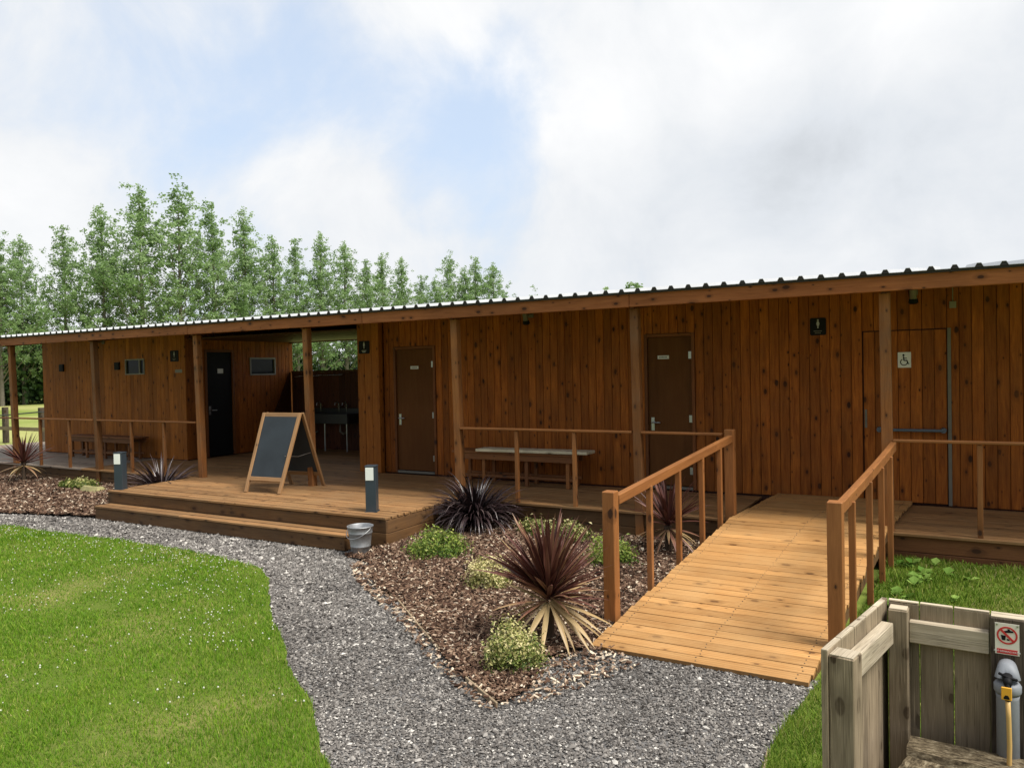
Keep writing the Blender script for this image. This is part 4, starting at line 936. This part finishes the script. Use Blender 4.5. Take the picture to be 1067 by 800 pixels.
m = MB(); m.bar((a.x, a.y, .815), (b.x, b.y, .815), .046, .085); m.build('rail', M['fenceend'], ENC, bevel=.003)

FSY = bn*(.022+.052)
def no_drink_sign():
    c = C0+bd*.438+bn*(.022+.052); z = .846
    t = thing('warning_sign', 'small white sign with red prohibition circle on the dark post above the tap', 'sign', (c.x, c.y, z))
    w_, h_ = .078, .118; m = MB(); o = Vector((c.x, c.y, z))
    m.prism([(-w_/2, -h_/2), (w_/2, -h_/2), (w_/2, h_/2), (-w_/2, h_/2)], o, bd, Z3, bn, .0025); m.build('panel', M['cream'], t)
    m = MB(); oo = o+bn*.0025+Z3*.014; R, r2, N = .0335, .0275, 28
    for k in range(N):
        p, q = 2*pi*k/N, 2*pi*(k+1)/N; m.prism([(R*cos(p), R*sin(p)), (R*cos(q), R*sin(q)), (r2*cos(q), r2*sin(q)), (r2*cos(p), r2*sin(p))], oo, bd, Z3, bn, .0012)
    d = .0205; e = .0028
    m.prism([(-d-e, d-e), (-d+e, d+e), (d+e, -d+e), (d-e, -d-e)], oo, bd, Z3, bn, .0024)
    m.prism([(-w_/2+.006, -.056), (w_/2-.006, -.056), (w_/2-.006, -.0385), (-w_/2+.006, -.0385)], o+bn*.0025, bd, Z3, bn, .0012); m.build('prohibition_mark', M['red'], t)
    m = MB()   # tap spout above a cup
    m.prism([(-.006, .010), (.020, .013), (.020, .019), (.010, .020), (.008, .025), (.002, .025), (.001, .019), (-.010, .016), (-.013, .008), (-.008, .007)], oo, bd, Z3, bn, .0016)
    m.prism([(-.020, .0), (-.004, -.001), (-.006, -.019), (-.017, -.018)], oo, bd, Z3, bn, .0016); m.prism([(-.001, -.012), (.008, -.014), (.007, -.019), (-.001, -.018)], oo, bd, Z3, bn, .0016)
    m.build('tap_symbol', M['black'], t)
    cu = bpy.data.curves.new('sign_text', 'FONT'); cu.body = 'NOT DRINKING WATER'; cu.size = .0078; cu.align_x = 'CENTER'; cu.align_y = 'CENTER'; cu.extrude = .0004; cu.materials.append(M['white'])
    tmp = bpy.data.objects.new('lettering', cu); COL.objects.link(tmp); bpy.context.view_layer.update()
    me = bpy.data.meshes.new_from_object(tmp.evaluated_get(bpy.context.evaluated_depsgraph_get())); bpy.data.objects.remove(tmp)
    tx = bpy.data.objects.new('lettering', me); COL.objects.link(tx); tx.parent = t
    R_ = Matrix((bd, Z3, bn)).transposed().to_4x4(); R_.translation = bn*.0040+Z3*-.0473; tx.matrix_local = R_
    for sx in (-1, 1):
        m = MB(); p = o+bd*(sx*.033)+Z3*.052+bn*.001; m.tube([p, p+bn*.004], .0032, 8); m.build('screw', M['steel'], t)
no_drink_sign()
def tap():
    c = C0+bd*.438+bn*(.022+.052+.048); t = thing('garden_tap', 'outdoor tap in grey lagged standpipe with yellow tag', 'tap', (c.x, c.y, .3))
    p = lambda z, f=0, s=0: (c.x+bn.x*f+bd.x*s, c.y+bn.y*f+bd.y*s, z)
    m = MB(); m.tube([p(.0), p(.395), p(.40), p(.41), p(.415), p(.64), p(.655)], [.037, .037, .033, .033, .037, .037, .039], 20); m.build('pipe', M['pipe'], t, smooth=True)
    m = MB(); m.tube([p(.658), p(.667), p(.690), p(.700)], [.040, .045, .045, .038], 20); m.tube([p(.690, .0), p(.715, .004), p(.738, -.008), p(.748, -.040)], [.040, .042, .036, .030], 20); m.build('pipe_elbow', M['pipe'], t, smooth=True)
    m = MB(); m.tube([p(.728, .03), p(.724, .060), p(.72, .085)], [.018, .015, .013], 10); m.tube([p(.722, .075), p(.705, .082), p(.66, .082)], [.010, .010, .010], 10); m.tube([p(.745, .05, -.028), p(.737, .06, .0), p(.728, .05, .03)], .005, 6); m.build('spout', M['black'], t, smooth=True)
    m = MB(); q = Vector(p(.69, .098, -.004)); m.frame(q, Z3, bd, bn, .0235, .0165, .003); m.build('tag', M['yellow'], t, bevel=.002)
    q = Vector(p(.677, .1015, -.004)); m = MB(); m.prism([(-.009, -.006), (.009, -.006), (.009, .0), (.004, .008), (-.004, .008), (-.009, .0)], q, bd, Z3, bn, .001); m.build('tag_print', M['black'], t)
    h = MB(); h.tube([p(.66, .082), p(.60, .086, .002), p(.50, .088, .004), p(.40, .088, .002), p(.33, .095, -.004), p(.22, .12, -.02), p(.05, .14, -.05), p(.015, .2, -.1)], .0085, 10)
    tag(h.build('garden_hose', M['hose'], smooth=True), 'tan garden hose hanging down from the tap with the yellow tag', 'hose')
tap()
def rough_beam(name, a, b, w_, h_, label):
    a = Vector(a); b = Vector(b); m = MB(); d = (b-a).normalized(); sd = d.cross(Z3).normalized(); N = 26; r = random.Random(label)
    vs = []; g = []
    off = r.uniform(0, 9)
    for i in range(N+1):
        p = a+(b-a)*i/N
        for (u, v) in ((-.5, 0), (.5, 0), (.5, .93), (.43, 1), (.15, 1), (-.15, 1), (-.43, 1), (-.5, .93)):
            q = p+sd*(u*w_)+Z3*(v*h_); q += Vector((r.uniform(-1, 1), r.uniform(-1, 1), r.uniform(-1, 1)))*.0025; vs.append(q); g.append((i/N*(b-a).length+off, u*w_+off, v*h_))
    fs = [(i*8+k, i*8+(k+1) % 8, (i+1)*8+(k+1) % 8, (i+1)*8+k) for i in range(N) for k in range(8)]+[tuple(range(7, -1, -1)), tuple(N*8+k for k in range(8))]
    m.raw(vs, fs, g); return tag(m.build(name, M['sleeper']), label, 'sleeper', 'old sleepers round the tap')
s0 = C0+bd*.13+bn*.20; s1 = C0+bd*1.0+bn*.20
rough_beam('timber_sleeper', (s0.x-.02, s0.y, .0), (s1.x, s1.y, .0), .15, .425, 'rough weathered sleeper lying below the tap across the enclosure')
q0 = C0+bd*.20+bn*.30; q1 = C0+bd*.11+bn*1.0
rough_beam('timber_sleeper', (q0.x, q0.y, .0), (q1.x-.01, q1.y, .0), .20, .415, 'rough weathered sleeper running towards the viewer beside the fence post')

# ------------------------------------------------------------------ plants
def strap_leaves(n, c, rmin, L0, L1, w0, e0, e1, droop, tone, seed, rise=.0, az0=0, az1=2*pi, stiff=.5, segs=6):
    """sword leaves from a crown: V-shaped blades with a midrib, bending under their weight"""
    r = np.random.default_rng(seed); V = []; F = []; T = []
    for i in range(n):
        az = r.uniform(az0, az1); el = radians(r.uniform(e0, e1)); L = r.uniform(L0, L1); w_ = w0*r.uniform(.75, 1.2); dr = droop*r.uniform(.6, 1.4)
        t0 = float(np.clip(r.normal(*tone), 0, 1)); p = np.array(c, float)+np.array([cos(az)*rmin, sin(az)*rmin, r.uniform(0, rise)]); b = len(V)
        sd = np.array([-sin(az), cos(az), 0]); tw = r.uniform(-.5, .5)
        for s in range(segs+1):
            u = s/segs; e = el-dr*u**1.5; d = np.array([cos(az)*cos(e), sin(az)*cos(e), sin(e)]); nrm = np.cross(sd, d)
            ww = w_*(.55+.9*u if u < .4 else .91*(1-((u-.4)/.6)**1.7))*.5+.0006; sv = sd*cos(tw)+nrm*sin(tw)
            V += [p-sv*ww, p-nrm*ww*.45, p+sv*ww]; edge = min(1, t0+.22*(r.random() < .7))
            T += [edge, t0, edge]; p = p+d*L/segs
        for s in range(segs):
            q = b+s*3; F += [(q, q+1, q+4, q+3), (q+1, q+2, q+5, q+4)]
    return V, F, T
def merge(*parts):
    V = []; F = []; T = []
    for v, f, t in parts:
        b = len(V); V += v; T += t; F += [tuple(b+i for i in q) for q in f]
    return V, F, T
def strap_plant(name, label, cat, base, mat, parts, stem=None):
    t = thing(name, label, cat, base)
    V, F, T = merge(*parts); fast_mesh('leaves', V, F, mat, T, t, smooth=True)
    if stem:
        m = MB(); x, y, z = base; m.tube([(x, y, z-.03), (x+.004, y, z+stem*.5), (x, y, z+stem)], [.04, .034, .04], 9); m.build('stem', M['stem'], t)
bx, by = -2.45, 4.73
strap_plant('cordyline', 'large red cordyline with drooping straw coloured lower leaves by the ramp end post', 'plant', (bx, by, .03), M['cord'], [
    strap_leaves(150, (bx, by, .31), .015, .40, .62, .034, 28, 86, .3, (.38, .15), 1, .08),
    strap_leaves(36, (bx, by, .29), .02, .30, .46, .032, 0, 38, .35, (.55, .2), 2, .05),
    strap_leaves(19, (bx, by, .28), .025, .36, .50, .042, -40, -16, .35, (.92, .08), 3, .02)], .24)
bx, by = -2.46, 7.35
strap_plant('cordyline', 'dark cordyline half hidden behind the balusters of the ramp handrail', 'plant', (bx, by, .05), M['cord'], [
    strap_leaves(70, (bx, by, .33), .015, .36, .52, .03, 15, 84, .3, (.22, .12), 4, .06), strap_leaves(18, (bx, by, .30), .02, .3, .42, .034, -45, 5, .6, (.72, .16), 5)], .28)
bx, by = -14.22, 7.45
strap_plant('cordyline', 'small red cordyline on a short stem at the far end of the bark border', 'plant', (bx, by, .08), M['cord'], [
    strap_leaves(60, (bx, by, .42), .015, .38, .6, .036, 10, 86, .3, (.34, .12), 6, .06), strap_leaves(12, (bx, by, .40), .02, .35, .45, .04, -40, -5, .6, (.8, .12), 7)], .38)
bx, by = -4.86, 7.55
strap_plant('phormium', 'dense near-black phormium clump at the inner corner of the deck', 'plant', (bx, by, .05), M['phorm'], [
    strap_leaves(330, (bx, by, .08), .07, .46, .76, .024, 30, 88, 1.5, (.28, .2), 8, .05), strap_leaves(150, (bx, by, .12), .08, .38, .62, .024, 10, 60, 1.9, (.58, .22), 9, .08)])
bx, by = -10.52, 7.5
strap_plant('phormium', 'purple phormium spilling over the deck edge by the porch post', 'plant', (bx, by, .1), M['phorm'], [
    strap_leaves(170, (bx, by, .12), .05, .44, .74, .028, 15, 75, .9, (.55, .2), 10, .04)])

def mound(name, label, cx, cy, rx_, ry_, h, n, leaf, mat, seed, tone=(.5, .25), z0=.03, lift=.0, mat2=None):
    t = thing(name, label, 'shrub', (cx, cy, z0)); r = np.random.default_rng(seed)
    # clumps on a lumpy mound
    k = 46; ca = r.uniform(0, 2*pi, k); cr = np.sqrt(r.random(k)); ce = r.uniform(.15, 1, k)
    C = np.stack([cx+np.cos(ca)*cr*rx_*.85, cy+np.sin(ca)*cr*ry_*.85, z0+lift+h*np.sqrt(np.maximum(0, 1-cr**2*.85))*ce*.9], 1)
    idx = r.integers(0, k, n); s = .19*min(rx_, ry_, h)*2
    P = C[idx]+r.normal(0, 1, (n, 3))*np.array([s*.55, s*.55, s*.42])
    P[:, 2] = np.maximum(P[:, 2], z0+.01)
    nrm = P-np.array([cx, cy, z0+h*.25]); nrm /= np.linalg.norm(nrm, axis=1)[:, None]+1e-6; nrm = nrm+r.normal(0, .6, (n, 3)); nrm /= np.linalg.norm(nrm, axis=1)[:, None]
    a = np.cross(nrm, r.normal(0, 1, (n, 3))); a /= np.linalg.norm(a, axis=1)[:, None]; b = np.cross(nrm, a)
    l = leaf*r.uniform(.7, 1.35, n)[:, None]; w_ = l*.5
    V = np.stack([P-a*l, P-b*w_+nrm*l*.25, P+a*l, P+b*w_+nrm*l*.25], 1).reshape(-1, 3); q = np.arange(n)[:, None]*4
    F = np.concatenate([q+[0, 1, 2], q+[0, 2, 3]])
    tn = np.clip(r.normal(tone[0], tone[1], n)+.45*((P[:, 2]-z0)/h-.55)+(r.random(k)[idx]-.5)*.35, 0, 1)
    fast_mesh('foliage', V, F, mat, np.repeat(tn, 4), t)
    m = MB()
    for i in range(16):
        e = C[r.integers(0, k)]; m.tube([(cx+r.uniform(-.03, .03), cy+r.uniform(-.03, .03), z0-.02), ((cx+e[0])/2+r.uniform(-.02, .02), (cy+e[1])/2, z0+(e[2]-z0)*.6), tuple(e)], [.005, .004, .002], 5)
    m.build('stems', M['bark'], t)
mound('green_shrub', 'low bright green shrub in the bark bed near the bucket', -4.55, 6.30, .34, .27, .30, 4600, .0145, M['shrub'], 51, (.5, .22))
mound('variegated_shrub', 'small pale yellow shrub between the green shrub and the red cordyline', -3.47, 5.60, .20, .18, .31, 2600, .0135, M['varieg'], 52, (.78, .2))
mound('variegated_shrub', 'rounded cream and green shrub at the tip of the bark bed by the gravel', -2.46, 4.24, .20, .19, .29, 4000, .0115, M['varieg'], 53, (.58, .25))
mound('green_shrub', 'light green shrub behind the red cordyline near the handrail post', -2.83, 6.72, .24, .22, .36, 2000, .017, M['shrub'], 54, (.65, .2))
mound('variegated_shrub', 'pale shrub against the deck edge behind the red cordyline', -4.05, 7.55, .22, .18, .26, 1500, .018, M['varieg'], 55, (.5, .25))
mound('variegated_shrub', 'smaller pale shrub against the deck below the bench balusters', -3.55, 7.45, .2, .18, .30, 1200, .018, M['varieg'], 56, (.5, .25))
mound('yellow_shrub', 'flat yellowish shrub in the bark border by the far porch post', -12.55, 7.45, .45, .26, .16, 1300, .025, M['varieg'], 57, (.35, .2), z0=.1)
# broad weeds beside the ramp
def weeds():
    r = np.random.default_rng(61); V = []; F = []; T = []
    for k in range(26):
        cx, cy = r.uniform(-.50, .15), r.uniform(5.7, 7.75)
        if k > 12: cx = -.6+.0785*(cy-4.78)+abs(r.normal(0, .12))
        z = float(h_grassr(np.array([cx]), np.array([cy]))[0])
        for j in range(r.integers(3, 8)):
            a = r.uniform(0, 2*pi); e = r.uniform(.3, 1.0); L = r.uniform(.05, .11); w_ = L*.42; b = len(V)
            d = np.array([cos(a)*cos(e), sin(a)*cos(e), sin(e)]); s = np.array([-sin(a), cos(a), 0]); p0 = np.array([cx, cy, z+.02]); u = np.array([0, 0, 1.])
            V += [p0, p0+d*L*.5-s*w_, p0+d*L*.5+u*(-.008), p0+d*L*.5+s*w_, p0+d*L-u*.02]; F += [(b, b+1, b+2), (b, b+2, b+3), (b+1, b+4, b+2), (b+2, b+4, b+3)]; T += [r.random()]*5
    return tag(fast_mesh('weeds', V, F, M['weed'], T), 'broad leaved weeds growing in the rough grass beside the ramp', 'weeds', kind='stuff')
weeds()
# stone lying by the post
m = MB(); r = random.Random(3); vs = []
m.raw([(-11.95+.34*cos(a)*r.uniform(.8, 1.1), 7.3+.16*sin(a)*r.uniform(.8, 1.1), .06) for a in [2*pi*k/9 for k in range(9)]]+[(-11.95+.25*cos(a)*r.uniform(.8, 1.1), 7.33+.1*sin(a), .17+r.uniform(-.02, .03)) for a in [2*pi*k/9 for k in range(9)]],
      [tuple(range(9, 18))]+[(k, (k+1) % 9, 9+(k+1) % 9, 9+k) for k in range(9)]); tag(m.build('mossy_stone', M['rubble'], bevel=.01), 'flat mossy stone lying in bark beside the porch post', 'stone')

# ------------------------------------------------------------------ field fence
def field_fence():
    t = thing('field_fence', 'low post and rail fence with dark wire in the field beyond the building', 'fence', (-25.5, 12.9, 0))
    for x in (-31.5, -28.5, -25.5, -23.5, -21.5):
        m = MB(); m.box(x-.07, x+.07, 12.79, 12.93, -.03, 1.08); m.build('post', M['fencedark'], t, bevel=.01)
    m = MB(); m.box(-33, -20.5, 12.765, 12.789, .38, .49); m.build('rail', M['fence'], t)
    m = MB(); m.tube([(-33, 12.775, .80), (-25.5, 12.775, .83), (-23.5, 12.775, .95), (-20.5, 12.775, .97)], .022, 6); m.build('wire', M['wire'], t)
field_fence()

# ------------------------------------------------------------------ trees
def poplar_mesh(seed, H=15.0, spread=1.9, nleaf=7500, leaf=.085):
    r = np.random.default_rng(seed)
    m = MB(); m.tube([(0, 0, -.1), (.05, .02, H*.3), (-.04, .05, H*.6), (.02, 0, H*.98)], [.17, .13, .075, .012], 9)
    P = []; A = []
    nb = 66
    for i in range(nb):
        u = .10+.88*(i+r.random())/nb; z0 = H*u; az = i*2.4+r.uniform(-.5, .5)
        env = spread*((1-(u-.18)/.82)**1.05 if u > .18 else .75+.25*u/.18)*r.uniform(.55, 1.15)
        env = max(env*(.8 if u > .75 else 1), .14)
        el = radians(r.uniform(34, 62)); L = env/cos(el)
        d = np.array([cos(az)*cos(el), sin(az)*cos(el), sin(el)]); b0 = np.array([0, 0, z0]); pts = [b0+d*L*t+np.array([0, 0, .10*L*t*t]) for t in (0, .33, .66, 1)]
        if i % 2 == 0 or L > 1.0: m.tube(pts, [.035*(1-u)+.012, .022*(1-u)+.008, .014*(1-u)+.006, .004], 5)
        nl = int(nleaf*(.35+L/spread)/nb/1.25); t = r.uniform(.12, 1.05, nl)**.8
        c = b0[None]+d[None]*(L*t)[:, None]; c[:, 2] += .10*L*t*t
        sub = r.normal(0, 1, (nl, 3))*np.array([.21, .21, .19])*(.5+.8*t)[:, None]*(.6+.5*spread/1.9)
        # leaves gather in small sprays with air between them
        ns = max(2, nl//22); cc = r.integers(0, ns, nl); cs = r.integers(0, nl, ns)
        q = c[cs][cc]+sub[cs][cc]+r.normal(0, .12, (nl, 3)); P.append(q); A.append(np.full(nl, r.normal(.5, .13)))
    top = np.stack([r.normal(0, .10, 120), r.normal(0, .10, 120), H*r.uniform(.9, 1.03, 120)], 1); P.append(top); A.append(np.full(120, .6))
    P = np.concatenate(P); A = np.concatenate(A); n = len(P)
    nr = r.normal(0, 1, (n, 3)); nr /= np.linalg.norm(nr, axis=1)[:, None]; a = np.cross(nr, r.normal(0, 1, (n, 3))); a /= np.linalg.norm(a, axis=1)[:, None]; b = np.cross(nr, a)
    l = (leaf*r.uniform(.6, 1.3, n))[:, None]
    V = np.stack([P-a*l, P-b*l*.62, P+a*l, P+b*l*.62], 1).reshape(-1, 3); F = np.arange(n*4).reshape(-1, 4)
    T = np.repeat(np.clip(A+r.normal(0, .17, n), 0, 1), 4)
    return m, V, F, T
VARS = []
def base_tree(seed, sp, H=15.0, nleaf=17000):
    m, V, F, T = poplar_mesh(seed, H, sp, nleaf); t = thing('poplar_tree', None, 'tree', (0, 0, 0))
    m.build('trunk', M['bark'], t); fast_mesh('crown', V, F, M['poplar'], T, t); return t
def copy_tree(o):
    c = o.copy(); COL.objects.link(c)
    for ch in o.children:
        d = ch.copy(); COL.objects.link(d); d.parent = c
    return c
protos = [base_tree(101, 3.5), base_tree(102, 4.3), base_tree(103, 3.1), base_tree(104, 4.7), base_tree(105, 3.8)]
used = set()
# (pixel column of the top, tangent of its elevation, distance, width factor, kind)
tops = [(-50, .17, 70, 1.1, 1), (-22, .155, 71, 1.0, 3), (2, .163, 70, 1.05, 1), (25, .167, 72, 1.0, 3), (70, .181, 71, .95, 0), (110, .209, 72, 1.0, 2), (150, .237, 73, 1.1, 4), (191, .240, 74, 1.15, 1),
        (225, .220, 75, 1.0, 0), (258, .216, 77, 1.0, 2), (287, .182, 78, 1.05, 4), (311, .178, 80, .9, 0), (337, .188, 81, 1.0, 2), (362, .176, 83, 1.05, 3), (384, .152, 84, .9, 0), (401, .161, 86, 1.0, 4), (421, .156, 87, .95, 2),
        (441, .131, 89, .95, 0), (455, .128, 90, .9, 3), (471, .158, 91, 1.0, 1), (487, .143, 92, .95, 2), (498, .155, 93, 1.05, 4), (516, .147, 94, 1.1, 3)]
ORD = ['first', 'second', 'third', 'fourth', 'fifth', 'sixth', 'seventh', 'eighth', 'ninth', 'tenth', 'eleventh', 'twelfth', 'thirteenth', 'fourteenth', 'fifteenth', 'sixteenth', 'seventeenth', 'eighteenth', 'nineteenth', 'twentieth', 'twenty-first', 'twenty-second', 'twenty-third']
yaw = radians(29.8)
def az_dir(u):
    lat = (u-533.5)/801; dx = -sin(yaw)+cos(yaw)*lat; dy = cos(yaw)+sin(yaw)*lat; L = math.hypot(dx, dy); return dx/L, dy/L
rt = random.Random(5)
for i, (u, te, dist, wf, k) in enumerate(tops):
    o = protos[k] if k not in used else copy_tree(protos[k]); used.add(k)
    dx, dy = az_dir(u); H = 1.9+te*dist; s = H/16.0
    o.location = (dx*dist, dy*dist, -.03); o.scale = (s*wf*1.15, s*wf*1.15, s); o.rotation_euler.z = rt.uniform(0, 6.28)
    if '_o' in o: o['_o'] = (0., 0., 0.)
    j = len(tops)-1-i
    special = {6: 'tall poplar with a forked double crown, partner of the tallest tree in the row', 7: 'tallest poplar of the row behind the timber building', 22: 'poplar ending the tree row above the middle of the roof', 5: 'tapering poplar just short of the two tallest in the row'}
    o['label'] = special.get(i, f'slender poplar, {ORD[j]} along the row counted from its end above the roof')
    o['category'] = 'tree'; o['group'] = 'poplars in a row behind the building'
# lone tree whose top just shows above the roof
m, V, F, T = poplar_mesh(140, 9.0, 3.6, 9000, .13)
t = thing('round_tree', 'distant lone tree whose crown just shows above the roof', 'tree', (0, 0, 0)); m.build('trunk', M['bark'], t); fast_mesh('crown', V, F, M['poplar'], T, t)
dx, dy = az_dir(665); H = 1.9+.108*110; t.location = (dx*110, dy*110, 0); s = H/9.2; t.scale = (s*1.1, s*1.1, s)

# undergrowth below and behind the poplars: one mass
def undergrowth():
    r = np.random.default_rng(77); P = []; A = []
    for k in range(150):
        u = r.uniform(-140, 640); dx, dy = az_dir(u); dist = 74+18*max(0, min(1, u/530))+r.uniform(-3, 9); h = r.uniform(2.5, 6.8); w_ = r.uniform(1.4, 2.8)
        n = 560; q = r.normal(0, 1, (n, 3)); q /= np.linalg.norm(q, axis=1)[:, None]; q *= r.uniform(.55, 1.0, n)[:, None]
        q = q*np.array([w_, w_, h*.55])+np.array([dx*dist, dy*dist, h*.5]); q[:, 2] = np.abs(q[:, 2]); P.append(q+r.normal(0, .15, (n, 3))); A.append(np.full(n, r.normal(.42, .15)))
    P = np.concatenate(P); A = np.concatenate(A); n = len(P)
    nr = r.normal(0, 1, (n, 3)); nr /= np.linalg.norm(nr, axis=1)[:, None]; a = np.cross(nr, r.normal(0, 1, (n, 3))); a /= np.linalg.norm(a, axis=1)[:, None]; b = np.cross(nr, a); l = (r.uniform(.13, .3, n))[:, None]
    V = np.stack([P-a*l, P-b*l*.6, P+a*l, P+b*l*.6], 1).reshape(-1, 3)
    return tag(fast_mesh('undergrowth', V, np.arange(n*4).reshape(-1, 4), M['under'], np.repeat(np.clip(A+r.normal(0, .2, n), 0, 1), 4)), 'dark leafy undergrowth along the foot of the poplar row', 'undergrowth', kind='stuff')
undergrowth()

for o in list(bpy.data.objects):
    if '_o' in o: del o['_o']
